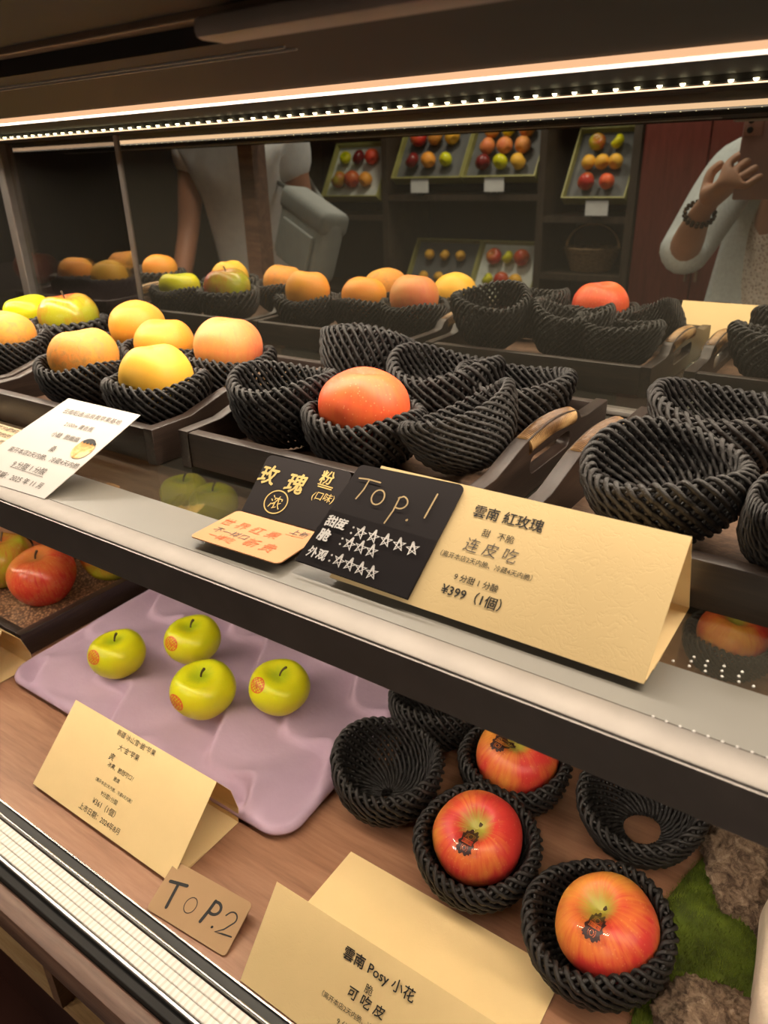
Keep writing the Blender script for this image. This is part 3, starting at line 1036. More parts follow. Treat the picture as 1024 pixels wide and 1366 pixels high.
def decal(o, centre, up, w, h, mask, nu, nv, mat, name, lift=.00035):
    """a printed mark lying on the fruit's skin; centre, up in the fruit's own axes"""
    me = o.data
    vs = [q.co.copy() for q in me.vertices]
    tree = BVHTree.FromPolygons(vs, [tuple(p.vertices) for p in me.polygons])
    c = Vector(centre).normalized()
    u = Vector(up).cross(c).normalized()
    v = c.cross(u)
    pos = {}

    def pt(i, j):
        if (i, j) not in pos:
            a, b_ = (i / nu - .5) * w, (j / nv - .5) * h
            src = c * .12 + u * a + v * b_
            hit, nn, _, _ = tree.ray_cast(src, -c)
            pos[(i, j)] = (hit + c * lift) if hit else None
        return pos[(i, j)]
    mb = MB()
    ids = {}
    for i in range(nu):
        for j in range(nv):
            if mask((i + .5) / nu * 2 - 1, (j + .5) / nv * 2 - 1):
                q = []
                for (a, b_) in ((i, j), (i + 1, j), (i + 1, j + 1), (i, j + 1)):
                    p = pt(a, b_)
                    if p is None:
                        break
                    if (a, b_) not in ids:
                        ids[(a, b_)] = len(mb.v)
                        mb.v.append(tuple(p))
                    q.append(ids[(a, b_)])
                if len(q) == 4:
                    mb.f.append(tuple(q))
    s = mb.build(name, mat, o, smooth=180)
    return s


def crest(u, v):
    """dark scalloped crest with a pale band, ornaments and rows of tiny letters"""
    a = math.atan2(v, u)
    r = max(abs(u), abs(v) * .92)
    edge = .84 + .10 * math.cos(10 * a)
    if r > edge or (abs(u) > .74 and abs(v) > .62):
        return False
    if abs(v - .16) < .17 and abs(u) < .62:          # name band
        return (int((u + 1) * 22) % 3 == 0) and abs(v - .16) < .10
    if abs(v - .52) < .16 and abs(u) < .55:
        return ((u * 3.1) ** 2 + ((v - .52) * 6) ** 2) % 1.0 < .6
    if -.62 < v < -.10 and abs(u) < .60:
        q = math.hypot(u, v + .36)
        return not (.16 < q < .24 or (.34 < q < .40))
    return True


def film(u, v):
    return (abs(u) ** 4 + abs(v) ** 4) < .95


def oval(u, v):
    q = math.hypot(u, v)
    if q > 1:
        return False
    if q > .86:
        return True
    if abs(v) < .18:
        return int((u + 1) * 16) % 3 != 0
    return (math.sin(u * 13 + v * 4) * math.sin(v * 15 - u * 3)) > -.05


M['film'] = thin_glass('clear_sticker_film', (0.97, 0.95, 0.93), 0.07, 0.12)

# fruit on the glass shelf
GF = 'fruits in black nets on the glass shelf'
def fruit_in_net(key, x, y, label, netlabel, rz=0, rx=0, ry=0, dz=.046, nk='fruit', nsc=1.0, stem=None, sc=.94):
    net(nk, x, y, TF, netlabel, FN, rz * .7 + .2, 0, 0, nsc)
    return apple(key, x, y, TF + dz, label, GF, rz, rx, ry, sc, stem)


fruit_in_net('top1', -0.385, 0.520, 'coral red speckled apple, only fruit in the middle walnut tray', 'black net cupping the coral red apple', 2.6, .05, 0, .054, sc=.97)
fruit_in_net('yellow', -0.648, 0.502, 'smooth yellow apple in front, behind the white card', 'black net cupping the smooth yellow apple', .4, 0, 0, 0.055)
fruit_in_net('russet', -0.786, 0.511, 'rough russet yellow apple in the front left of its tray', 'black net cupping the rough russet apple', -.6, .05, 0, 0.057)
fruit_in_net('orange', -0.858, 0.645, 'large apricot coloured apple at the back left, tallest of the yellow tray', 'black net cupping the large apricot coloured apple', .2, .1, .1, 0.063)
fruit_in_net('orange2', -0.762, 0.612, 'yellow apricot apple in the middle, just behind the smooth yellow apple', 'black net cupping the apple behind the smooth yellow one', 1.9, .0, 0, 0.055)
fruit_in_net('peach', -0.657, 0.618, 'pink and ochre apple, farthest right in the yellow tray', 'black net cupping the pink and ochre apple', .8, 0.0, 0.05, 0.061)
fruit_in_net('lime', -1.156, 0.668, 'lime green apple at the left edge, behind the yellow tray', 'black net cupping the lime green apple', .4, .06, 0, 0.057)
fruit_in_net('russet', -1.005, 0.540, 'ochre apple cut off by the left edge', 'black net cupping the ochre apple at the left edge', 1.2, .1, 0, 0.055)
fruit_in_net('yellow', -1.155, 0.535, 'yellow apple outside the left edge, seen only in the mirror beside the lime apple', 'black net outside the left edge cupping a yellow apple', .9, 0, 0, 0.057, 'small')
fruit_in_net('mixed', -1.035, 0.660, 'green and pink apple seen only in the mirror, with thin stem', 'black net cupping the green and pink mirrored apple', 2.9, 0, 0, 0.059, 'small', 1, STEM, .9)
for i, (k_, x, y, lb) in enumerate([('yellow', -1.40, .665, 'yellow'), ('orange', -1.52, .66, 'amber'), ('orange2', -1.39, .52, 'apricot'), ('russet', -1.53, .52, 'ochre')]):
    fruit_in_net(k_, x, y, lb + ' apple seen dimly in the left sliding pane', 'black net cupping the ' + lb + ' apple in the left pane', i, 0, 0, 0.059, 'small')

# ------------------------------------------------------------------ lower deck: nets and crest-stickered apples
LW = 'empty black nets on the wooden deck'
LF = 'red apples in black nets on the wooden deck'
NF = 'black nets cupping apples on the wooden deck'
net('bowl', -0.331, 0.461, B + .005, 'empty black net beside the lavender tray, nearest the viewer', LW, .6, .10, .04, 1.0)
net('bowl', -0.340, 0.571, B + .003, 'empty black net half hidden by the shelf edge, touching the lavender tray', LW, 2.2, .05, .0, .96)
net('open', -0.098, 0.555, B + .012, 'empty tilted black net showing the hole in its bottom, beside the moss', LW, 0.5, .20, -.14, .96)


def posy(key, x, y, z, label, netlabel, rz, rx, ry, nrx, nry, sdir, nsc=1.0):
    net('fruit', x, y, B + .004, netlabel, NF, rz, nrx, nry, nsc)
    a = apple(key, x, y, z, label, LF, 0, 0, 0, 1.0)
    a.rotation_mode = 'XYZ'
    a.matrix_world = frame_at(x, y, z, rx, ry, rz)
    inv = a.matrix_world.to_3x3().inverted()
    st = mesh_obj('stem', STEM, a, (0, 0, AP[key][1] - .0085), (0, 0, 1.0), (.9, .9, .75))
    c = inv @ Vector(sdir)
    up = inv @ Vector((0, .60, .80))
    decal(a, c, up, .024, .0215, film, 12, 12, M['film'], 'sticker_film', .0003)
    s = decal(a, c, up, .0165, .0185, crest, 56, 60, M['crest'], 'sticker_crest', .00055)
    return a


posy('posyA', -0.228, 0.545, B + .052, 'yellow and red apple with dark crest sticker, tucked under the shelf edge', 'black net cupping the apple tucked under the shelf edge', 0.2, .16, .05, .05, .0, (-.265, -.529, .806))
posy('posyB', -0.213, 0.438, B + .048, 'orange red apple with dark crest sticker, in front of the upper stickered apple', 'black net cupping the orange red apple in the middle', 0.0, .30, .05, .12, .03, (.044, -.777, .628), 1.0)
posy('posyC', -0.088, 0.416, B + .052, 'largest red orange apple with dark crest sticker, beside the moss', 'black net cupping the largest stickered apple beside the moss', -.85, .36, -.06, .14, -.04, (-.088, -.71, .70), 1.03)

# apples standing far back under the shelf
net('fruit', -0.092, 0.889, B, 'black net far back under the glass, seen through the shelf', NF, .3)
apple('posyA', -0.092, 0.889, B + .052, 'pink apple far back under the glass, right of the yellow card', LF, .9, .1, 0, 1.05)
for i, (x, y) in enumerate(((-1.06, .845), (-.975, .84))):
    apple('green', x, y, B + .046, ('left' if i == 0 else 'right') + ' of two green apples seen blurred through the glass shelf', 'green apples far back on the deck', i, 0, 0, 1.25, STEM)

# lavender pulp tray with four small green apples
def pulp_tray():
    cx, cy = -.632, .498
    hw, hd = .243, .138
    nu, nv = 150, 84

    def zat(x, y):
        f = ((.86 * y + .50 * x + .016 * math.sin(2 * PI * (x - .5 * y) / .125)) / .092 + 20.3) % 1.0
        up = min(1, f / .13)
        up = up * up * (3 - 2 * up)
        return .0080 + .0270 * up * (1 - f) ** 1.3 * (.62 + .38 * math.cos(2 * PI * (x - .5 * y) / .125 + .8))
    V, idx, mb = [], {}, MB()

    def shape(u, v):
        # superellipse-rounded rectangle
        r = .030
        x, y = u * hw, v * hd
        ex, ey = max(0, abs(x) - (hw - r)), max(0, abs(y) - (hd - r))
        d = math.hypot(ex, ey)
        m_ = max(ex, ey)
        if d > 1e-9 and ex > 0 and ey > 0:
            f = m_ / d
            x = math.copysign(hw - r + ex * f, x); y = math.copysign(hd - r + ey * f, y)
        return x, y
    for lay in (0, 1):
        for j in range(nv + 1):
            for i in range(nu + 1):
                u, v = i / nu * 2 - 1, j / nv * 2 - 1
                x, y = shape(u, v)
                e = min((1 - abs(u)) * hw, (1 - abs(v)) * hd)
                k = min(1, e / .022)
                k = k * k * (3 - 2 * k)
                z = .016 + (zat(x, y) - .016) * k
                if e < .004:
                    z -= .006 * (1 - e / .004)
                xx = x + .012 * (y / hd) * -.6
                mb.v.append((cx + xx, cy + y, B + z - .0022 * lay))
    W = nu + 1
    off = W * (nv + 1)
    for j in range(nv):
        for i in range(nu):
            a = j * W + i
            mb.f.append((a, a + 1, a + W + 1, a + W))
            mb.f.append((off + a, off + a + W, off + a + W + 1, off + a + 1))
    edge = [i for i in range(nu)] + [nu + j * W for j in range(nv)] + [nv * W + i for i in range(nu, 0, -1)] + [j * W for j in range(nv, 0, -1)]
    for a, b2 in zip(edge, edge[1:] + edge[:1]):
        mb.f.append((a, off + a, off + b2, b2))
    # side feet under the rim
    o = mb.build('pulp_fruit_tray', M['lavender'], None, (cx, cy, B), 180)
    tag(o, 'lavender moulded pulp tray carrying four small green apples', 'tray')
    for sx in (-1, 1):
        for sy in (-1, 1):
            MB().lathe([(.0001, 0), (.016, 0), (.019, .004), (.020, .0072), (.0001, .0074)], 20, (cx + sx * .16, cy + sy * .075, B + .0003)).build('tray_foot', M['lavender'], o, (cx, cy, B), 60)
    return lambda x, y: B + zat(x - cx, y - cy)


ztray = pulp_tray()
GA = 'small green apples on the lavender tray'
cvec = Vector((0, 0, H))
for (x, y, lb, lean, stm, sd) in ((-.737, .444, 'leftmost small green apple on the lavender tray', (.0, -.05), STEM, (-.05, -.90, .40)),
                             (-.662, .506, 'small green apple farthest back on the lavender tray', (.04, .0), STEM, (-.05, -.92, .37)),
                             (-.584, .450, 'nearest and largest small green apple on the lavender tray', (.08, .05), STEM, (-.12, -.98, .14)),
                             (-.508, .499, 'rightmost small green apple on the lavender tray, with long stem', (.05, .16), STEM_LONG, (-.20, -.80, .56))):
    z = max(ztray(x + dx, y + dy) for dx in (-.012, 0, .012) for dy in (-.012, 0, .012)) + .0265
    a = apple('green', x, y, z, lb, GA, 0, 0, 0, 1.04 if 'nearest' in lb else .97, stm)
    a.rotation_euler = (lean[0], lean[1], 0)
    bpy.context.view_layer.update()
    inv = a.matrix_world.to_3x3().inverted()
    decal(a, inv @ Vector(sd), inv @ Vector((0, 0, 1)), .0225, .0185, oval, 44, 36, M['stamp'], 'red_stamp', .0003)

# left tray of big red apples bedded on grain
lt = tray(-1.045, .555, B, .30, .30, 'dark wooden tray of large red apples bedded on brown grain', None, .013, .034, 'walnut', False)
g = MB()
nx = 60
for j in range(nx + 1):
    for i in range(nx + 1):
        x, y = -.136 + .272 * i / nx, -.136 + .272 * j / nx
        g.v.append((x, y, .016 + .004 * math.sin(x * 50 + 1) * math.cos(y * 43) + random.Random(i * 99 + j).uniform(-.0012, .0012)))
for j in range(nx):
    for i in range(nx):
        a = j * (nx + 1) + i
        g.f.append((a, a + 1, a + nx + 2, a + nx + 1))
gl = g.build('grain_bed', M['grain'], None, (0, 0, 0), 180)
gl.location = (-1.045, .555, B)
tag(gl, 'brown buckwheat grain bedding under the large red apples', 'grain', kind='stuff')
BR = 'large red apples in the lower left tray'
apple('deep', -.985, .500, B + .0545, 'large red apple at the front of the lower left tray', BR, .5, .14, -.05, 1.03, STEM)
apple('mixed', -1.090, .495, B + .0545, 'large green and red apple cut off by the left edge', BR, 2.2, .2, .1, 1.03, STEM)
apple('deep', -1.092, .606, B + .0545, 'large deep red apple at the back of the lower left tray', BR, 2.8, .05, .1, 1.03)
apple('mixed', -.964, .602, B + .0545, 'large yellow green apple with open calyx, beside the lavender tray', BR, -2.6, 1.35, -.75, .98)

# ------------------------------------------------------------------ moss, bark and cream cloth at the lower right
from mathutils import noise as mn
def moss():
    edge = [(-.030, .660), (-.036, .60), (-.052, .545), (-.062, .500), (-.052, .455), (-.056, .41), (-.05, .36), (-.03, .33)]

    def left(y):
        for (x0, y0), (x1, y1) in zip(edge, edge[1:]):
            if y1 <= y <= y0:
                return x0 + (x1 - x0) * (y0 - y) / (y0 - y1)
        return -.03
    nu, nv = 60, 90
    mb, tops = MB(), []
    for j in range(nv + 1):
        y = .332 + (.658 - .332) * j / nv
        l = left(y)
        for i in range(nu + 1):
            f = i / nu
            x = l + (.20 - l) * f
            e = min(1, f * (.20 - l) / .014, (y - .332) / .012, (.658 - y) / .012)
            e = max(0, e) ** .5
            hgt = .010 + .016 * max(0, mn.noise(Vector((x * 22, y * 22, 1.3)))) + .012 * mn.noise(Vector((x * 9, y * 9, 7.0)))
            mb.v.append((x, y, B + max(.0024, hgt * e)))
            tops.append((x, y, B + max(.0024, hgt * e), e))
    W = nu + 1
    for j in range(nv):
        for i in range(nu):
            a = j * W + i
            mb.f.append((a, a + 1, a + W + 1, a + W))
    o = mb.build('moss_bed', M['moss'], None, (.03, .5, B), 180)
    tag(o, 'bright green moss beside the largest stickered apple', 'moss', kind='stuff')
    bl = MB()
    rr = random.Random(5)
    for _ in range(42000):
        x, y, z, e = tops[rr.randrange(len(tops))]
        if x > .09:
            continue
        x += rr.uniform(-.003, .003); y += rr.uniform(-.003, .003)
        a = rr.uniform(0, 2 * PI); L = rr.uniform(.003, .0065) * (.4 + .6 * e); w = .00030
        dx, dy = math.cos(a), math.sin(a)
        tx, ty = rr.uniform(-.6, .6) * L, rr.uniform(-.6, .6) * L
        n = len(bl.v)
        bl.v += [(x - dy * w, y + dx * w, z - .001), (x + dy * w, y - dx * w, z - .001), (x + tx, y + ty, z + L)]
        bl.f.append((n, n + 1, n + 2))
    c = bl.build('moss_blades', M['moss_blade'], o, (.03, .5, B))
    c['kind'] = 'stuff'


moss()


def bark(x, y, z, sx, sy, sz, rz, seed, label):
    bm = bmesh.new()
    bmesh.ops.create_icosphere(bm, subdivisions=6, radius=1)
    off = Vector((seed * 3.1, seed * 1.7, 0))
    for q in bm.verts:
        p = q.co.copy()
        d = 1 + .22 * mn.noise(p * 1.6 + off) + .14 * mn.noise(p * 4 + off) + .10 * abs(mn.noise(Vector((p.x * 5, p.y * 14, p.z * 6)) + off)) + .07 * mn.noise(p * 13 + off) + .04 * mn.noise(p * 28 + off)
        d += .10 * abs(mn.noise(Vector((p.x * 3, p.y * 22, p.z * 9)) + off)) - .05 + .05 * mn.noise(p * 45 + off)
        q.co = Vector((p.x * sx, p.y * sy, max(-.35, p.z) * sz)) * d
    me = bpy.data.meshes.new('bark_chunk')
    bm.to_mesh(me); bm.free()
    me.materials.append(M['bark'])
    me.polygons.foreach_set('use_smooth', [True] * len(me.polygons))
    o = mesh_obj('bark_chunk', me, None, (x, y, z), (0, 0, rz))
    tag(o, label, 'bark', 'bark pieces on the moss')


bark(-.012, .583, B + .014, .036, .072, .026, .25, 1, 'long brown piece of bark lying on the moss under the shelf edge')
bark(-.002, .404, B + .016, .036, .040, .024, -.5, 2, 'pale rugged piece of bark at the bottom, beside the largest apple')
bark(.022, .520, B + .018, .016, .022, .018, .4, 3, 'small brown piece of bark next to the cream cloth')

bm = bmesh.new()
bmesh.ops.create_cube(bm, size=2)
bmesh.ops.bevel(bm, geom=list(bm.edges), offset=.5, segments=6, affect='EDGES', profile=.5)
bmesh.ops.subdivide_edges(bm, edges=list(bm.edges), cuts=1, use_grid_fill=True)
for q in bm.verts:
    p = q.co
    d = 1 + .05 * mn.noise(p * 1.4) + .02 * mn.noise(p * 4)
    q.co = Vector((p.x * .062, p.y * .085, p.z * .040)) * d
me = bpy.data.meshes.new('cream_cushion')
bm.to_mesh(me); bm.free()
me.materials.append(M['cream'])
me.polygons.foreach_set('use_smooth', [True] * len(me.polygons))
tag(mesh_obj('cloth_cushion', me, None, (.078, .470, B + .048), (0, 0, .08)), 'cream cloth cushion cut off by the right edge, on the moss', 'cushion')

# ------------------------------------------------------------------ price cards
def lettering(name, mat, parent, org, fill):
    mb = MB()
    fill(mb)
    return mb.build(name, mat, parent, org)


# tall yellow tent card on the glass shelf
x0, x1 = -.291, -.073
t1 = MB()
sheet(t1, [(.385, S + .0022), (.352, S + .0032), (.345, S + .0042), (.4115, S + .0655), (.4425, S + .0009), (.365, S + .0009)], x0, x1)
O1 = ((x0 + x1) / 2, .39, S)
tent1 = t1.build('tent_card', M['paper_yellow'], None, O1)
tag(tent1, 'large cream yellow tent card on the glass shelf, half covered by a black card', 'price card')
F1 = Face((-.29, .345, S + .0042), (1, 0, 0), (0, .0665, .0613))


def f(mb):
    write(mb, F1, '雲南 紅玫瑰', .1070, .0742, .0488, fat=.014)
    write(mb, F1, '甜   不脆', .1052, .0606, .0225, bold=.0)
    write(mb, F1, '（离开本店2天内脆、冷藏4天内脆）', .1042, .0398, .0650)
    write(mb, F1, '9 分甜 1 分酸', .1030, .0270, .0310, fat=.008)
    write(mb, F1, '¥399（1個）', .1035, .0172, .0420, fat=.014)


lettering('printed_lettering', M['ink'], tent1, O1, f)
lettering('pen_lettering', M['ink_grey'], tent1, O1, lambda mb: write(mb, F1, '连 皮 吃', .1042, .0502, .0372, bold=-.004, shear=.12, jitter=.00012))

# black TOP.1 card leaning on it
FB = Face(F1.at(-.0285, .0030, .0022), (1, 0, 0), F1.v)
FB = Face(FB.o, (.9995, 0, 0), F1.v)
mb = MB()
out = [(-.0045, .0), (.0925, -.001)] + [(.0985 - .005 + .005 * math.cos(a), .0815 + .0045 * math.sin(a)) for a in [math.radians(d) for d in range(0, 91, 15)]] + [(.0155 - .0 + .005 * math.cos(a), .0795 + .0045 * math.sin(a)) for a in [math.radians(d) for d in range(90, 181, 15)]]
slab(mb, FB, out, .0006)
OB_ = tuple(FB.at(.045, .04))
b1 = mb.build('rating_card', M['paper_black'], None, OB_)
tag(b1, 'black rating card headed TOP.1, leaning on the large yellow tent card', 'rating card')
mb = MB()
FL = Face(FB.at(0, 0, .0006), FB.u, FB.v)
slab(mb, FL, [(-.0040, .0006), (.0920, -.0004), (.0955, .0425), (.0045, .0440)], .0004)
low = mb.build('lower_panel', plain('glossy_black_panel', (.020, .016, .017), .33), b1, OB_)
FU = Face((F1.at(0, 0, .0030)), F1.u, F1.v)


def f(mb):
    w = .0011
    strokes(mb, FU, [[(-.0120, .0757), (-.004, .0765), (.0068, .0762)], [(-.0030, .0764), (-.0040, .068), (-.0068, .0598)]], w)
    strokes(mb, FU, [[(a * 1.0, b_) for a, b_ in arc(.0100, .0650, .0050, .0058, 100, 460, 26)]], w)
    strokes(mb, FU, [[(.0268, .0690), (.0262, .058), (.0238, .0478)], [(.0262, .0682)] + arc(.0290, .0655, .0055, .0048, 85, -110, 16)], w)
    strokes(mb, FU, [[(.0393, .0540), (.0396, .0543)]], w * 1.5)
    strokes(mb, FU, [[(.0535, .0778), (.0515, .0590)]], w * 1.1)


lettering('gold_lettering', M['ink_gold_thin'], b1, OB_, f)


def star(cx, cy, r, rot=0):
    p = [(cx + r * math.cos(math.radians(90 + 144 * i + rot)), cy + r * math.sin(math.radians(90 + 144 * i + rot))) for i in range(6)]
    return p


def f(mb):
    FW = Face(F1.at(0, 0, .0037), F1.u, F1.v)
    for row, (lab, uv, w_, stars) in enumerate((('甜度', (-.0128, .0385), .0175, [(.0098 + i * .0108, .0362 - .0002 * i) for i in range(5)]),
                                              ('脆', (-.0180, .0272), .0095, [(.0052 + i * .0095, .0262 - .0002 * i) for i in range(3)]),
                                              ('外观', (-.0165, .0128), .0165, [(.0030 + i * .0095, .0125 - .0004 * i) for i in range(4)]))):
        write(mb, FW, lab, uv[0], uv[1], w_, fat=.030, shear=.18, jitter=.0003)
        cxx = stars[0][0] - .0075
        strokes(mb, FW, [[(cxx, stars[0][1] + .0022), (cxx + .0002, stars[0][1] + .0022)], [(cxx, stars[0][1] - .0022), (cxx + .0002, stars[0][1] - .0022)]], .0016)
        for i, (a, b_) in enumerate(stars):
            strokes(mb, FW, [star(a, b_, .0047, (i * 37) % 30 - 12)], .0017)


lettering('white_lettering', M['ink_white'], b1, OB_, f)

# black card with gold flavour notes, leaning on the middle tray
F2 = Face((-.4300, .3995, S + .0006), (.9985, .04, 0), (0, .0405, .0372))
mb = MB()
slab(mb, F2, rounded(.089, .0555, .005, 5, (0, 0, 1, 1)), .0007)
O2 = tuple(F2.at(.045, .02))
b2 = mb.build('flavour_card', M['paper_black'], None, O2)
tag(b2, 'black card with gold handwriting and a circled character, leaning on the middle tray', 'flavour card')


def f(mb):
    write(mb, F2, '玫', .0105, .0370, .0180, fat=.022, shear=.1, jitter=.0003)
    write(mb, F2, '瑰', .0410, .0350, .0185, fat=.022, shear=.08, jitter=.0003)
    write(mb, F2, '粉', .0680, .0462, .0125, fat=.020, shear=.1, jitter=.0002)
    write(mb, F2, '(口味)', .0725, .0285, .0215, bold=.006, shear=.15, jitter=.0002)
    write(mb, F2, '浓', .0300, .0145, .0125, bold=.0, shear=.1, jitter=.0002)
    strokes(mb, F2, [arc(.0300, .0148, .0115, .0105, 0, 360, 32), [(.062, .0392), (.077, .0384)], [(.063, .0372), (.0765, .0366)]], .0011)


lettering('gold_lettering', M['ink_gold'], b2, O2, f)

# orange kraft card lying in front of it
F3 = Face((-.4205, .3335, S + .0070), (.9993, .034, 0), (0, 1, .0))
mb = MB()
slab(mb, F3, rounded(.0895, .0545, .0045, 5), .0009)
O3 = tuple(F3.at(.045, .027))
k1 = mb.build('kraft_card', M['kraft_orange'], None, O3)
tag(k1, 'orange kraft card lying in front of the black gold-lettered card', 'note card')
mb = MB()
slab(mb, Face(F3.at(.012, .014, -.00095), F3.u, F3.v), rounded(.064, .034, .003), .0058)
mb.build('card_foot', M['case_black'], k1, O3)


def f(mb):
    write(mb, F3, '世 界 红 果', .0330, .0335, .058, bold=.0, shear=.1, jitter=.0003)
    write(mb, F3, '新 贵', .0590, .0155, .028, fat=.012, shear=.1, jitter=.0003)
    write(mb, F3, '一样吃', .0240, .0100, .026, shear=.1, jitter=.0003)
    strokes(mb, F3, [[(.0640, .0395), (.0800, .0405)]], .0007)


lettering('orange_lettering', M['ink_orange'], k1, O3, f)


def f(mb):
    write(mb, F3, '不一样口', .0255, .0195, .034, bold=-.004, shear=.1, jitter=.0003)
    write(mb, F3, '上新', .0730, .0462, .0160, bold=-.004, shear=.05, jitter=.0002)


lettering('dark_lettering', M['ink_grey'], k1, O3, f)

# white card leaning on the yellow tray, beige card behind it
FWc = Face((-.722, .3170, S + .0008), (.9987, .052, 0), (-.047, .905, .424))
shift = .006
mb = MB()
slab(mb, FWc, [(-.012, 0), (.1215, 0), (.1375, .1190), (.026, .1222)], .0006)
O4 = tuple(FWc.at(.06, .06))
wc = mb.build('variety_card', M['paper_white'], None, O4)
tag(wc, 'white printed card with a photo of apple slices, leaning on the yellow tray', 'price card')
mb = MB()
dx = shift
for body, u, v_, w_ in (('云南昭通/高原黄苹果基地', .0755, .1043, .086), ('2100m 黄香蕉', .0725, .0881, .042), ('小糖  脆嫩嫩', .0690, .0724, .041), ('桑', .0685, .0547, .008),
                        ('离开本店2天内脆、冷藏4天内脆', .0668, .0426, .105), ('9 分甜 1 分酸', .0633, .0272, .050), ('上市日期：2025 年 11 月', .0560, .0118, .088)):
    write(mb, FWc, body, u + dx, v_, w_, lift=.0005)
strokes(mb, FWc, [[(.044, .0228), (.096, .0212)]], .0005)
mb.build('printed_lettering', M['ink_grey'], wc, O4)
mb = MB()
mb.add([FWc.at(.1105 + .0125 * math.cos(a), .0632 + .0130 * math.sin(a), .0005) for a in np.linspace(0, 2 * PI, 40)[:-1]], [tuple(range(39))])
m, nt, bs = nodes_of('printed_apple_slices')
v = texco(nt, 'Object', (1, 1, 1))
nt.links.new(ramp(nt, noise(nt, v, 95, 3, .5, .6), [(.38, (.62, .30, .06)), (.5, (.83, .52, .16)), (.62, (.86, .66, .33))]), bs.inputs['Base Color'])
pic = mb.build('slice_photo', m, wc, O4)
mb = MB()
top = [(.1105 + .0118 * math.cos(a), .0640 + .0128 * math.sin(a)) for a in np.linspace(.35, PI - .5, 16)]
low_ = [(.1000 + .021 * i / 9, .0705 + .0012 * ((i % 2) * 2 - 1)) for i in range(10)]
ordered = top + low_
mb.add([FWc.at(a, b_, .0009) for a, b_ in ordered], [tuple(range(len(ordered)))])
mb.build('photo_net', M['ink'], pic, O4)

F5 = Face((-.945, .345, S + .0006), (1, 0, 0), (0, 1, .02))
mb = MB()
slab(mb, F5, rounded(.195, .085, .003), .0005)
O5 = tuple(F5.at(.1, .05))
bc = mb.build('variety_card', M['paper_beige'], None, O5)
tag(bc, 'beige printed card at the left edge, lying under the white card', 'price card')
mb = MB()
for j in range(5):
    write(mb, F5, '高原冰糖心丑苹果脆甜多汁' if j % 2 else '每日新鲜到店冷藏保存更佳', .115, .072 - j * .014, .12)
mb.build('printed_lettering', M['ink_grey'], bc, O5)

# yellow tent card in front of the lavender tray
x0, x1 = -.667, -.4445
O6 = ((x0 + x1) / 2, .31, B)
mb = MB()
sheet(mb, [(.315, B + .0022), (.283, B + .0034), (.2725, B + .0046), (.341, B + .0715), (.3560, B + .0480), (.3625, B + .018), (.3600, B + .0009), (.292, B + .0009)], x0, x1)
tent2 = mb.build('tent_card', M['paper_yellow'], None, O6)
tag(tent2, 'yellow tent card on the wooden deck in front of the lavender tray', 'price card')
F6 = Face((-.665, .2725, B + .0046), (1, 0, 0), (0, .0685, .0669))


def f(mb):
    write(mb, F6, '新疆 冰山雪“脆”苹果', .1065, .0895, .060, bold=.0)
    write(mb, F6, '大“金”苹果', .1035, .0775, .032)
    write(mb, F6, '爽', .0850, .0655, .0075, bold=.0, shear=.1, jitter=.0002)
    write(mb, F6, '冰爽、脆甜可口！', .1045, .0580, .040, bold=.0, jitter=.0002)
    write(mb, F6, '脆嫩', .1050, .0490, .0090)
    write(mb, F6, '（离开本店2天内脆、冷藏4天内脆）', .1070, .0395, .058)
    write(mb, F6, '9分甜1分酸', .1065, .0310, .026)
    write(mb, F6, '¥361（1個）', .1055, .0210, .036, bold=.0)
    write(mb, F6, '上市日期：2024年8月', .1060, .0100, .064, bold=.0)


lettering('printed_lettering', M['ink'], tent2, O6, f)

# yellow card at the bottom with its back panel lying on the deck
x0, x1 = -.3275, -.111
O7 = ((x0 + x1) / 2, .31, B)
mb = MB()
sheet(mb, [(.3945, B + .0012), (.2565, B + .0012), (.2440, B + .0012), (.2960, B + .0625)][::-1], x0, x1)
tent3 = mb.build('tent_card', M['paper_yellow'], None, O7)
tag(tent3, 'yellow folded card at the bottom, back panel lying flat on the deck', 'price card')
F7 = Face((-.328, .2434, B + .0018), (1, 0, 0), (0, .0520, .0613))


def f(mb):
    write(mb, F7, '雲南 Posy 小花', .1110, .0640, .0640, fat=.012)
    write(mb, F7, '脆', .1080, .0512, .0068, bold=.0)
    write(mb, F7, '可 吃 皮', .1090, .0425, .0330, fat=.012, shear=.1, jitter=.0002)
    write(mb, F7, '（离开本店2天内脆、冷藏4天内脆）', .1080, .0300, .0700)
    write(mb, F7, '9 分甜 1 分酸', .1080, .0200, .0320)
    write(mb, F7, '¥89（1個）', .1080, .0095, .0400, bold=.0)


lettering('printed_lettering', M['ink'], tent3, O7, f)

# yellow tent card cut off by the left edge
x0, x1 = -1.06, -.870
O8 = ((x0 + x1) / 2, .36, B)
mb = MB()
sheet(mb, [(.335, B + .0012), (.325, B + .0009), (.372, B + .072), (.392, B + .047), (.400, B + .02), (.3985, B + .0009), (.329, B + .0022)], x0, x1)
tent0 = mb.build('tent_card', M['paper_yellow'], None, O8)
tag(tent0, 'yellow tent card cut off by the left edge, in front of the red apples', 'price card')

# kraft TOP.2 card
F9 = Face((-.4445, .2435, B + .0018), (.997, .076, 0), (-.073, .955, .288))
mb = MB()
slab(mb, F9, [(a - .004 * b_ / .045, b_) for a, b_ in rounded(.0925, .0455, .004, 5)], .0009)
O9 = tuple(F9.at(.045, .02))
k2 = mb.build('kraft_card', M['kraft'], None, O9)
tag(k2, 'small kraft card lettered TOP.2 beside the steel rail', 'rank card')


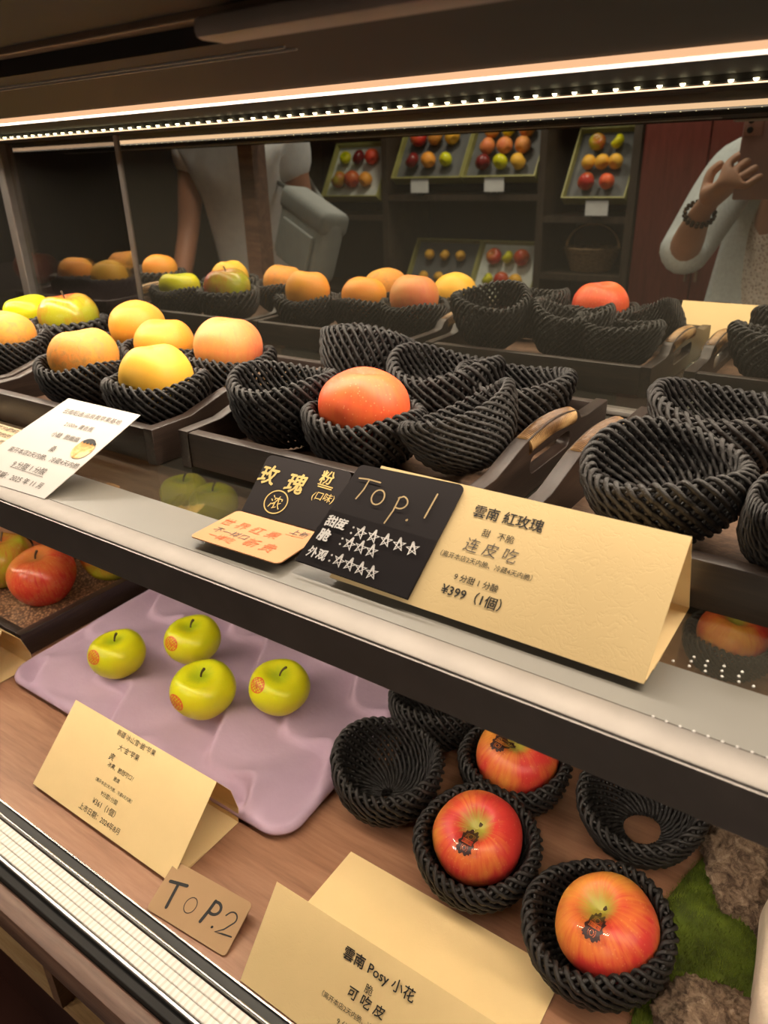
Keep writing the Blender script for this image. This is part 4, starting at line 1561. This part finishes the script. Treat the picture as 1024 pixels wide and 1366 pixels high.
def f(mb):
    strokes(mb, F9, [[(.0045, .0282), (.0225, .0318)], [(.0135, .0298), (.0150, .020), (.0168, .0088)]], .0030)
    strokes(mb, F9, [[(.0560, .0325), (.0555, .0240), (.0540, .0130)]], .0030)
    strokes(mb, F9, [[(.0558, .0322)] + arc(.0590, .0275, .0062, .0052, 85, -120, 16)], .0026)
    strokes(mb, F9, [arc(.0368, .0198, .0058, .0068, 95, 460, 26)], .0008)
    strokes(mb, F9, [[(.0668, .0138), (.0671, .0141)]], .0022)
    strokes(mb, F9, [[(.0725, .0270)] + arc(.0785, .0272, .0052, .0050, 150, -40, 12) + [(.0780, .0170), (.0715, .0118), (.0790, .0135), (.0880, .0150)]], .0013)


lettering('marker_lettering', M['ink'], k2, O9, f)

# ------------------------------------------------------------------ beyond the sliding pane: staff counter with a gourd
t = empty('back_counter', (-2.1, 1.45, 0), 'low staff counter with mauve top behind the sliding pane', 'counter')
OC = (-2.1, 1.45, 0)
MB().box(-2.9, -1.15, 1.15, 1.75, 0, S - .055).build('counter_body', M['wall_dark'], t, OC)
MB().box(-2.92, -1.13, 1.13, 1.77, S - .055, S - .03, .003).build('counter_top', plain('mauve_top', (.20, .14, .17), .5), t, OC)
me, top = apple_mesh('gourd', apple_mat('skin_gourd', (.62, .14, .03), (.50, .05, .02), (.4, .04, .02), None, .5, .4, .1, (.7, .3, .1), .3), R=.062, h=.8, cav=.3, cw=.4, lobes=.06, seed=31)
o = mesh_obj('gourd', me, None, (-2.155, 1.30, S - .03 + .050))
tag(o, 'glossy red orange gourd behind the sliding pane', 'gourd')
mesh_obj('stem', STEM_LONG, o, (0, 0, top - .003), (0, 0, 0), (2, 2, 1.4))

# ------------------------------------------------------------------ shop furniture reflected in the mirror
M['shelf_wood'] = wood('smoked_oak', (.030, .021, .014), (.050, .036, .024), (.075, .054, .036), (70, 8, 8), .5)
M['red_wood'] = wood('red_lacquer', (.09, .018, .012), (.13, .028, .02), (.17, .04, .028), (60, 60, 6), .35)
SY = -2.05
unit = empty('shelving_unit', (-2.25, -2.27, 0), 'tall smoked oak shelving with tilted fruit boxes, reflected in the mirror', 'shelving')
OU = (-2.25, -2.27, 0)
for x in (-3.36, -2.545, -1.612, -1.163):
    MB().box(x - .018, x + .018, SY - .45, SY, 0, 2.35).build('upright', M['shelf_wood'], unit, OU)
for xa, xb, zs in ((-3.36, -2.545, (-1.35, -.66, -.235, .42)), (-2.545, -1.612, (-1.35, -.72, -.13, .42)), (-1.612, -1.163, (-1.35, -.50, -.23, .42))):
    for zz in zs:
        MB().box(xa + .018, xb - .018, SY - .44, SY - .004, H + zz - .03, H + zz).build('shelf_board', M['shelf_wood'], unit, OU)
MB().box(-3.37, -1.15, SY - .47, SY - .45, 0, 2.35).build('back_board', M['case_dark'], unit, OU)
MB().box(-3.39, -1.14, SY - .47, SY + .004, 2.35, 2.39).build('cornice', M['shelf_wood'], unit, OU)

M['box_rim'] = plain('olive_gold_box', (.34, .33, .10), .5)
M['insert_white'] = plain('white_insert', (.62, .66, .62), .7)
M['insert_dark'] = plain('dark_grey_insert', (.10, .105, .105), .7)
KEY = {'green': 'green', 'lime': 'lime', 'yellow': 'yellow', 'red': 'deep', 'maroon': 'maroon', 'orange': 'orange', 'red orange': 'top1', 'pink': 'peach', 'mixed': 'mixed', 'brown': 'russet'}
kind('maroon', 'a_maroon', R=.041, seed=13)


def fruit_box(cx, z0, w, L, ins, rows, label, short, tilt=58, fs=.98):
    tl = math.radians(tilt)
    Mx = Matrix(((-1, 0, 0, cx), (0, -math.cos(tl), math.sin(tl), SY - .03), (0, math.sin(tl), math.cos(tl), z0), (0, 0, 0, 1)))
    t = empty('fruit_box', (0, 0, 0), label, 'fruit box', 'tilted fruit boxes on the smoked oak shelving')
    t.matrix_world = Mx
    d = .055
    MB().box(-w/2, w/2, 0, .006, 0, d).box(-w/2, w/2, L - .006, L, 0, d).box(-w/2, -w/2 + .006, .006, L - .006, 0, d).box(w/2 - .006, w/2, .006, L - .006, 0, d).box(-w/2, w/2, 0, L, -.004, 0).build('box_rim', M['box_rim'], t)
    MB().box(-w/2 + .0065, w/2 - .0065, .0065, L - .0065, .001, .018).build('box_insert', M[ins], t)
    # hidden strut below the box keeps its tilt
    MB().box(-w/2 + .02, w/2 - .02, L * .55, L * .55 + .01, -.03, -.0045).build('box_strut', M['box_rim'], t)
    nr = len(rows)
    for r, row in enumerate(rows):
        for c, k_ in enumerate(row):
            if not k_:
                continue
            n = len(row)
            lx = (w - .10) * ((c + .5) / n - .5) * .94
            ly = L - (L - .06) * (r + .5) / nr - .030
            p = Mx @ Vector((-lx, ly, .020 + .0435 * fs))
            me, _ = AP[KEY[k_]]
            o = mesh_obj('apple', me, None, p, (-.9, .2 * c, 1.3 * c + r), (fs,) * 3)
            pos = ('top', 'middle', 'bottom')[r if nr == 3 else r * 2] + ' row, ' + (('left', 'middle', 'right') if n == 3 else ('left', 'right'))[c]
            tag(o, f'{k_} apple in the {short}, {pos}', 'apple', 'fruits in the ' + short)


fruit_box(-2.79, H - .165, .40, .33, 'insert_white', [['green', 'maroon', 'red orange'], ['mixed', 'red', 'orange']], 'fruit box with white insert, leftmost on the smoked oak shelving', 'leftmost white box')
fruit_box(-2.275, H - .075, .43, .32, 'insert_dark', [['red', 'brown', 'yellow'], ['maroon', 'orange', 'green']], 'fruit box with dark insert and six mixed apples, upper middle shelf', 'upper middle dark box')
fruit_box(-1.848, H - .075, .41, .32, 'insert_dark', [['brown', 'lime', 'brown'], ['pink', 'pink', 'pink'], ['maroon', 'lime', 'yellow']], 'fruit box with nine apples and a pink middle row', 'nine apple box', fs=.95)
fruit_box(-1.345, H - .175, .31, .36, 'insert_dark', [['mixed', 'lime'], ['yellow', 'yellow', 'yellow'], ['red', 'red orange']], 'fruit box with yellow middle row, on the rightmost shelf', 'right-hand dark box', fs=.84)
fruit_box(-2.215, H - .665, .42, .32, 'insert_dark', [['yellow', 'yellow', 'yellow'], ['yellow', 'yellow', 'yellow']], 'fruit box of small yellow apples on the lower middle shelf', 'small yellow apple box', fs=.70)
fruit_box(-1.822, H - .665, .36, .32, 'insert_white', [['red', 'green', 'red'], ['green', 'red', 'yellow']], 'fruit box with white insert on the lower middle shelf', 'lower white box', fs=.9)
for x, z, lb in ((-2.31, H - .075, 'under the box of six mixed apples'), (-1.865, H - .072, 'under the box of nine apples'), (-1.32, H - .18, 'under the rightmost dark box')):
    o = MB().box(x - .055, x + .055, SY + .006, SY + .009, z - .045, z + .022).build('shelf_price_card', plain('white_price_card', (.75, .76, .74), .6), None, (x, SY, z))
    tag(o, 'white price card hanging ' + lb, 'price card')
    MB().box(x - .02, x + .02, SY - .003, SY + .006, z - .06, z - .01).build('card_clip', M['case_black'], o, (x, SY, z))

# wicker basket on the right-hand shelf
bk = MB()
for i in range(12):
    r = .085 + .035 * (i / 11)
    bk.tube([(r * math.cos(a) * 1.15, r * math.sin(a), .008 + i * .0095 + .002 * math.sin(a * 12 + i * PI)) for a in np.linspace(0, 2 * PI, 49)], .0058, 6, False)
for a in np.linspace(0, 2 * PI, 25)[:-1]:
    bk.tube([(.08 * 1.15 * math.cos(a), .08 * math.sin(a), .004), (.118 * 1.15 * math.cos(a), .118 * math.sin(a), .118)], .004, 5)
bk.lathe([(.0001, .004), (.09, .004)], 24)
bo = bk.build('wicker_basket', wood('wicker', (.12, .07, .035), (.22, .14, .07), (.32, .21, .11), (60, 60, 60), .6), None, (0, 0, 0), 60)
bo.location = (-1.38, SY - .15, H - .4975)
tag(bo, 'round wicker basket below the rightmost fruit box', 'basket')
hd = MB().tube([(.136 * math.cos(a), 0, .115 + .11 * math.sin(a)) for a in np.linspace(0, PI, 21)], .007, 8)
hd.build('basket_handle', M['cane'], bo, smooth=60)

# red lacquer cabinet beside the shelving
cab = empty('lacquer_cabinet', (-.85, -2.3, 0), 'dark red lacquer cabinet standing right of the shelving', 'cabinet')
OL = (-.85, -2.3, 0)
MB().box(-1.135, -.56, -2.56, -2.06, 0, 2.1).build('cabinet_body', M['red_wood'], cab, OL)
for x in (-1.125, -.845):
    dd = MB().box(x, x + .275, -2.06, -2.038, .12, 2.06, .004).build('cabinet_door', M['red_wood'], cab, OL)
    MB().box(x + .25 if x < -1 else x + .015, x + .258 if x < -1 else x + .023, -2.038, -2.022, .95, 1.12).build('handle', M['beige_trim'], dd, OL)

# slim post between the aisle and the case
tag(MB().box(-1.505, -1.455, .075, .125, 0, ZC).build('trim_1', M['trim_wood']), kind='structure')

# ------------------------------------------------------------------ people reflected in the mirror
def skin(name, chains, mat, parent=None, org=(0, 0, 0), sub=2, extra=None):
    """one continuous surface grown from connected joints: chains of (key, (x, y, z), radius_x, radius_y)"""
    ids, vs, es, rad = {}, [], [], []
    for c in chains:
        prev = None
        for key, p, r in c:
            if key not in ids:
                ids[key] = len(vs)
                vs.append([p[k] - org[k] for k in range(3)])
                rad.append(r if hasattr(r, '__len__') else (r, r))
            if prev is not None:
                es.append((prev, ids[key]))
            prev = ids[key]
    me = bpy.data.meshes.new(name)
    me.from_pydata(vs, es, [])
    o = bpy.data.objects.new(name, me)
    COL.objects.link(o)
    md = o.modifiers.new('skin', 'SKIN')
    md.use_smooth_shade = True
    for i, r in enumerate(rad):
        me.skin_vertices[0].data[i].radius = r
        me.skin_vertices[0].data[i].use_root = (i == 0)
    ss = o.modifiers.new('sub', 'SUBSURF')
    ss.levels = ss.render_levels = sub
    bpy.context.view_layer.update()
    dg = bpy.context.evaluated_depsgraph_get()
    m2 = bpy.data.meshes.new_from_object(o.evaluated_get(dg))
    bpy.data.objects.remove(o)
    bpy.data.meshes.remove(me)
    if extra:
        bm = bmesh.new()
        bm.from_mesh(m2)
        for vv, ff in extra:
            q = [bm.verts.new([v[k] - org[k] for k in range(3)]) for v in vv]
            for f_ in ff:
                try:
                    bm.faces.new([q[i] for i in f_])
                except ValueError:
                    pass
        bmesh.ops.recalc_face_normals(bm, faces=bm.faces)
        bm.to_mesh(m2)
        bm.free()
    m2.name = name
    m2.materials.clear()
    m2.materials.append(mat)
    m2.polygons.foreach_set('use_smooth', [True] * len(m2.polygons))
    o = bpy.data.objects.new(name, m2)
    COL.objects.link(o)
    if parent is not None:
        o.parent = parent
    else:
        o.location = org
    return o


def head_shape(c, fwd, size=.225):
    """head with brow, eye sockets, nose, lips, chin and ears"""
    f_ = Vector(fwd).normalized()
    r_ = f_.cross(Vector((0, 0, 1))).normalized()
    u_ = r_.cross(f_)
    c = Vector(c)
    V, F = [], []
    nu, nv = 40, 30
    for j in range(nv + 1):
        b_ = PI * j / nv
        for i in range(nu):
            a = 2 * PI * i / nu
            x, y, z = math.sin(b_) * math.sin(a), math.sin(b_) * math.cos(a), math.cos(b_)
            sx, sy, sz = .074, .094, .112
            if z < 0:
                sx *= 1 - .28 * z * z
                sy *= 1 - .12 * z * z
            px, py, pz = x * sx, y * sy, z * sz
            if y > 0:
                g = lambda cx, cz, w, h: math.exp(-((px - cx) / w) ** 2 - ((pz - cz) / h) ** 2)
                py += .024 * g(0, -.022, .013, .024) + .008 * g(0, .004, .010, .022)
                py -= .009 * (g(-.030, .010, .016, .011) + g(.030, .010, .016, .011))
                py += .005 * g(0, .030, .05, .012) + .007 * g(0, -.062, .022, .007) - .004 * g(0, -.0625, .02, .0025) + .008 * g(0, -.095, .02, .014)
            px += math.copysign(.016, x) * math.exp(-((y + .05) / .20) ** 2 - ((pz + .0) / .03) ** 2) * (abs(x) > .93)
            V.append(tuple(c + r_ * px + f_ * py + u_ * pz))
    for j in range(nv):
        for i in range(nu):
            F.append((j * nu + i, j * nu + (i + 1) % nu, (j + 1) * nu + (i + 1) % nu, (j + 1) * nu + i))
    return V, F


def hand_chains(tag_, wrist, knuck, palm_n, curl=.7, ln=.078):
    """palm plus five separate bent fingers, rooted in the palm"""
    w, k = Vector(wrist), Vector(knuck)
    d = (k - w).normalized()
    n = Vector(palm_n); n = (n - d * n.dot(d)).normalized()
    s = d.cross(n)
    out = [[(tag_ + 'w', wrist, (.026, .019)), (tag_ + 'p', tuple(w.lerp(k, .55)), (.036, .017)), (tag_ + 'k', tuple(k), (.037, .014))]]
    for i, (off, L, r) in enumerate(((-.030, .80, .0085), (-.010, 1.0, .009), (.010, .96, .009), (.029, .76, .008))):
        p = k + s * off
        ch, dirv = [(tag_ + 'k', tuple(k), (.037, .014))], d.copy()
        for q in range(3):
            ang = curl * (.7 if q == 0 else 1)
            dirv = (dirv * math.cos(ang) + n * math.sin(ang)).normalized()
            p = p + dirv * (ln * L * (.42, .32, .26)[q])
            ch.append((f'{tag_}{i}{q}', tuple(p), r * (1, .92, .78)[q]))
        ch.insert(1, (f'{tag_}{i}b', tuple(k + s * off + d * .004), r * 1.05))
        out.append(ch)
    tb = w.lerp(k, .35) - s * .026
    t1_ = tb - s * .022 + d * .022 + n * .012
    t2_ = t1_ + d * .026 + n * .014
    out.append([(tag_ + 'p', tuple(w.lerp(k, .55)), (.036, .017)), (tag_ + 't0', tuple(tb), .012), (tag_ + 't1', tuple(t1_), .0105), (tag_ + 't2', tuple(t2_), .0085)])
    return out


def P3(x, y, z):
    return (x, y, H + z)


M['skin_warm'] = plain('skin_tone', (.50, .27, .17), .5, 0, .06, 20)
M['skin_tan'] = plain('tanned_skin', (.38, .17, .10), .5, 0, .06, 20)
M['cardigan'] = plain('pale_blue_cardigan', (.62, .68, .68), .85, 0, .08, 120, .4)
m, nt, b = nodes_of('beige_lace')
v = texco(nt)
vr = nt.nodes.new('ShaderNodeTexVoronoi'); vr.inputs['Scale'].default_value = 130
nt.links.new(v, vr.inputs['Vector'])
nt.links.new(ramp(nt, vr.outputs['Distance'], [(.15, (.34, .25, .20)), (.45, (.66, .58, .50))]), b.inputs['Base Color'])
b.inputs['Roughness'].default_value = .8
bump(nt, b, vr.outputs['Distance'], .6, .003)
M['lace'] = m
M['white_tee'] = plain('white_cotton', (.74, .76, .77), .85, 0, .05, 40)
M['trousers'] = plain('dark_trousers', (.05, .05, .06), .8)
M['shoe'] = plain('dark_shoe', (.03, .025, .022), .5)
M['hair'] = plain('brown_hair', (.10, .055, .03), .5, 0, .3, 200)
M['bag'] = plain('grey_bag', (.24, .26, .25), .6, 0, .06, 30)


def person(name_org, label, J, Rr, fwd, skin_mat, hands, clothes, hair_len):
    px, py = name_org
    org = (px, py, 0)
    chains = [[('pel', J['pel'], (.135, .095)), ('wst', J['wst'], (.115, .085)), ('chest', J['chest'], (.140, .095)), ('shl', J['shl'], (.085, .07)), ('nk', J['nk'], .052), ('nk2', J['nk2'], .05), ('hd', J['hd'], .05)]]
    for s in 'LR':
        chains.append([('shl', J['shl'], (.085, .07)), ('sh' + s, J['sh' + s], .054), ('um' + s, tuple((Vector(J['sh' + s]) + Vector(J['el' + s])) / 2), .045), ('el' + s, J['el' + s], .037), ('fm' + s, tuple(Vector(J['el' + s]).lerp(Vector(J['wr' + s]), .45)), .036), ('hand' + s + 'w', J['wr' + s], (.026, .019))])
        h = hands[s]
        chains += hand_chains('hand' + s, J['wr' + s], h[0], h[1], h[2])
        chains.append([('pel', J['pel'], (.135, .095)), ('hip' + s, J['hip' + s], .085), ('th' + s, tuple((Vector(J['hip' + s]) + Vector(J['kn' + s])) / 2), .072), ('kn' + s, J['kn' + s], .052), ('ca' + s, tuple(Vector(J['kn' + s]).lerp(Vector(J['an' + s]), .35)), .050), ('an' + s, J['an' + s], .034), ('to' + s, J['to' + s], (.036, .022))])
    o = skin('person', chains, skin_mat, None, org, 2, [head_shape(J['hd'], fwd)])
    tag(o, label, 'person')
    f_ = Vector(fwd).normalized()
    r_ = f_.cross(Vector((0, 0, 1))).normalized()
    c = Vector(J['hd'])
    for s in (-1, 1):
        mb = MB()
        ec = c + r_ * .030 * s + f_ * .076 + Vector((0, 0, .010))
        mb.lathe([(.0001, .0105), (.0055, .009), (.0095, .0045), (.0105, 0), (.0095, -.0045), (.0055, -.009), (.0001, -.0105)], 16, tuple(ec))
        e = mb.build('eye', M['ink_white'], o, org, 180)
        pc = ec + f_ * .0085
        mb = MB()
        mb.lathe([(.0001, .0045), (.0032, .0032), (.0045, 0), (.0032, -.0032), (.0001, -.0045)], 12, tuple(pc))
        mb.build('iris', M['ink'], e, org, 180)
    mb = MB()
    lip = c + f_ * .098 + Vector((0, 0, -.0625))
    mb.tube([tuple(lip + r_ * .022 * q - f_ * .010 * q * q) for q in np.linspace(-1, 1, 9)], [.002, .0035, .0045, .005, .0052, .005, .0045, .0035, .002], 8)
    mb.build('lips', plain('lips', (.42, .12, .10), .5), o, org, 180)
    # hair: cap and falling strands
    mb = MB()
    n = 0
    for i in range(-13, 14):
        a = i / 13 * 2.25
        rootd = (r_ * math.sin(a) - f_ * math.cos(a))
        pts = []
        for q in range(12):
            w = q / 11
            if w < .45:
                b_ = w / .45 * 1.55
                pts.append(c + rootd * (.093 * math.sin(b_) + .004) + Vector((0, 0, .118 * math.cos(b_))) + f_ * .008)
            else:
                k_ = (w - .45) / .55
                pts.append(c + rootd * (.097 + .012 * k_) + Vector((0, 0, -.01 - hair_len * k_)) + f_ * .008)
        mb.tube([tuple(p) for p in pts], [.010] + [.020] * 9 + [.014, .004], 8, True)
    mb.build('hair', M['hair'], o, org, 180)
    for nm, cl, mt, lab in clothes:
        g = skin(nm, cl, mt, o, org, 2)
        if lab:
            g['label'] = lab
    return o


def leg_cloth(J):
    out = [[('pel', J['pel'], (.150, .110)), ('wst', tuple(Vector(J['pel']).lerp(Vector(J['wst']), .55)), (.135, .10))]]
    for s in 'LR':
        out.append([('pel', J['pel'], (.150, .110)), ('hip' + s, J['hip' + s], .098), ('th' + s, tuple((Vector(J['hip' + s]) + Vector(J['kn' + s])) / 2), .084), ('kn' + s, J['kn' + s], .064), ('ca' + s, tuple(Vector(J['kn' + s]).lerp(Vector(J['an' + s]), .5)), .060), ('an' + s, tuple(Vector(J['an' + s]) + Vector((0, 0, .035))), .056)])
    return out


def shoes(o, J, org):
    for s in 'LR':
        a, t_ = Vector(J['an' + s]), Vector(J['to' + s])
        d = (t_ - a); d.z = 0; d.normalize()
        skin('shoe', [[('a', (a.x - d.x * .05, a.y - d.y * .05, .042), (.040, .038)), ('m', (a.x + d.x * .06, a.y + d.y * .06, .040), (.045, .036)), ('t', (a.x + d.x * .17, a.y + d.y * .17, .030), (.038, .026))]], M['shoe'], o, org, 2)


# the person holding the phone
J = dict(pel=P3(-.235, -.50, -.50), wst=P3(-.235, -.49, -.34), chest=P3(-.235, -.485, -.14), shl=P3(-.235, -.48, -.015), nk=P3(-.235, -.47, .06), nk2=P3(-.232, -.45, .11), hd=P3(-.23, -.42, .205),
         shL=P3(-.405, -.44, -.005), elL=P3(-.462, -.235, -.205), wrL=P3(-.402, -.105, -.095),
         shR=P3(-.065, -.46, -.005), elR=P3(-.02, -.36, -.26), wrR=P3(-.165, -.165, -.115),
         hipL=P3(-.325, -.50, -.56), knL=P3(-.325, -.47, -.97), anL=P3(-.325, -.52, -1.375), toL=P3(-.335, -.38, -1.42),
         hipR=P3(-.145, -.50, -.56), knR=P3(-.14, -.48, -.97), anR=P3(-.14, -.54, -1.375), toR=P3(-.13, -.40, -1.42))
org = (-.235, -.50, 0)
sl = []
for s in 'LR':
    sl.append([('shl', (J['shl'][0], J['shl'][1] - .02, J['shl'][2] - .02), (.110, .085)), ('sh' + s, J['sh' + s], .076), ('um' + s, tuple((Vector(J['sh' + s]) + Vector(J['el' + s])) / 2), .068), ('el' + s, J['el' + s], .060), ('fm' + s, tuple(Vector(J['el' + s]).lerp(Vector(J['wr' + s]), .34)), .054)])
    sx = -1 if s == 'L' else 1
    sl.append([('shl', (J['shl'][0], J['shl'][1] - .02, J['shl'][2] - .02), (.110, .085)), ('sa' + s, (-.235 + sx * .130, -.50, H - .10), (.045, .06)), ('sb' + s, (-.235 + sx * .140, -.49, H - .30), (.045, .075)), ('sc' + s, (-.235 + sx * .150, -.44, H - .52), (.055, .085)), ('sd' + s, (-.235 + sx * .155, -.45, H - .66), (.05, .08))])
blouse = [[('pel', J['pel'], (.155, .112)), ('wst', J['wst'], (.135, .105)), ('chest', J['chest'], (.160, .112)), ('shl', (J['shl'][0], J['shl'][1], J['shl'][2] - .01), (.105, .078))]]
ph = person((-.235, -.50), 'person in pale blue cardigan and lace blouse holding up a phone', J, None, (.02, 1, -.06), M['skin_warm'],
            {'L': ((-.340, -.075, H - .030), (.55, .15, .55), .85), 'R': ((-.235, -.090, H - .055), (-.45, .25, .55), .75)},
            [('cardigan', sl, M['cardigan'], 'pale blue knitted cardigan'), ('blouse', blouse, M['lace'], 'beige lace blouse'), ('trousers', leg_cloth(J), M['trousers'], None)], .22)
shoes(ph, J, org)
wb = Vector(J['wrL']); wd = (Vector(J['wrL']) - Vector(J['elL'])).normalized()
a1 = wd.cross(Vector((0, 0, 1))).normalized(); a2 = wd.cross(a1)
bead = MB()
for row in (-.004, .006):
    for i in range(18):
        a = 2 * PI * i / 18
        p = wb - wd * (.012 - row) + (a1 * math.cos(a) * .030 + a2 * math.sin(a) * .027)
        bead.lathe([(.0001, .0046), (.0035, .003), (.0048, 0), (.0035, -.003), (.0001, -.0046)], 8, tuple(p))
tag(bead.build('bead_bracelet', M['stem'], None, tuple(wb), 180), 'dark beaded bracelet on the wrist of the person with the phone', 'bracelet')
OP = (-.303, -.085, H + .005)
phn = MB().box(-.341, -.265, -.089, -.081, H - .073, H + .083, .0035, 3).build('phone', plain('pink_phone', (.30, .17, .15), .35), None, OP, 40)
tag(phn, 'pinkish phone with a camera block, held upright by the person in the cardigan', 'phone')
cb = MB().box(-.338, -.304, -.081, -.0785, H + .042, H + .079, .002).build('camera_block', plain('camera_glass', (.48, .28, .24), .25), phn, OP, 40)
for zz in (H + .052, H + .069):
    mb = MB().lathe([(.0001, .003), (.005, .003), (.006, 0)], 16)
    mb.v = [(x - .327, -.0785 + z, zz + y) for x, y, z in mb.v]
    mb.build('lens', M['ink'], cb, OP, 60)

# the shopper in the white shirt
qx, qy = -1.90, -.34
J = dict(pel=(qx, qy - .03, .93), wst=(qx + .01, qy, 1.08), chest=(qx + .03, qy + .06, 1.27), shl=(qx + .03, qy + .085, 1.40), nk=(qx + .03, qy + .10, 1.47), nk2=(qx + .03, qy + .12, 1.52), hd=(qx + .02, qy + .155, 1.60),
         shL=(qx - .145, qy + .12, 1.395), elL=(qx - .125, qy + .20, 1.165), wrL=(qx - .06, qy + .34, .975),
         shR=(qx + .205, qy + .05, 1.395), elR=(qx + .225, qy + .0, 1.12), wrR=(qx + .18, qy + .10, .91),
         hipL=(qx - .09, qy - .03, .88), knL=(qx - .09, qy + .01, .47), anL=(qx - .09, qy - .03, .075), toL=(qx - .10, qy + .11, .03),
         hipR=(qx + .09, qy - .03, .88), knR=(qx + .09, qy + .01, .47), anR=(qx + .10, qy - .04, .075), toR=(qx + .11, qy + .10, .03))
J = {k_: (v_[0], v_[1], v_[2] * 1.10) for k_, v_ in J.items()}
tee = [[('pel', (qx, qy - .03, 1.045), (.175, .135)), ('wst', J['wst'], (.165, .130)), ('chest', J['chest'], (.180, .130)), ('shl', (J['shl'][0], J['shl'][1], J['shl'][2] - .01), (.115, .09))]]
for s in 'LR':
    tee.append([('shl', (J['shl'][0], J['shl'][1], J['shl'][2] - .01), (.115, .09)), ('sh' + s, J['sh' + s], .086), ('um' + s, tuple(Vector(J['sh' + s]).lerp(Vector(J['el' + s]), .42)), .078)])
sp = person((qx, qy), 'person in loose white shirt leaning over the case with a grey bag', J, None, (-.15, 1, -.5), M['skin_tan'],
            {'L': ((-1.94, qy + .405, 1.006), (.2, .3, -.6), .4), 'R': ((qx + .17, qy + .13, .913), (-.6, .3, 0), .5)},
            [('loose_shirt', tee, M['white_tee'], 'loose white short-sleeved shirt'), ('trousers', leg_cloth(J), M['trousers'], None)], .10)
shoes(sp, J, (qx, qy, 0))
ob = (-1.530, -.165, 1.27)
Rz = Matrix.Rotation(.35, 3, 'Y') @ Matrix.Rotation(.3, 3, 'Z')


def bagbox(x0, x1, y0, y1, z0, z1, bev):
    mb = MB().box(x0, x1, y0, y1, z0, z1, bev, 4)
    mb.v = [tuple(Rz @ Vector(p) + Vector(ob)) for p in mb.v]
    return mb


bg = bagbox(-.125, .125, -.045, .045, -.105, .105, .035).build('shoulder_bag', M['bag'], None, ob, 60)
tag(bg, 'grey shoulder bag with front pocket hanging at the side of the shopper', 'bag')
bagbox(-.07, .095, .0455, .058, -.085, .035, .006).build('front_pocket', M['bag'], bg, ob, 60)
bagbox(-.123, .123, -.049, .049, .045, .112, .02).build('bag_flap', M['bag'], bg, ob, 60)
MB().tube([tuple(Rz @ Vector((-.10, 0, .095)) + Vector(ob)), (-1.70, -.235, 1.42), (-1.735, -.25, 1.50), (-1.70, -.335, 1.49), (-1.66, -.36, 1.40), tuple(Rz @ Vector((.09, 0, .10)) + Vector(ob))], .009, 8, True, .4).build('bag_strap', M['bag'], bg, ob, 60)
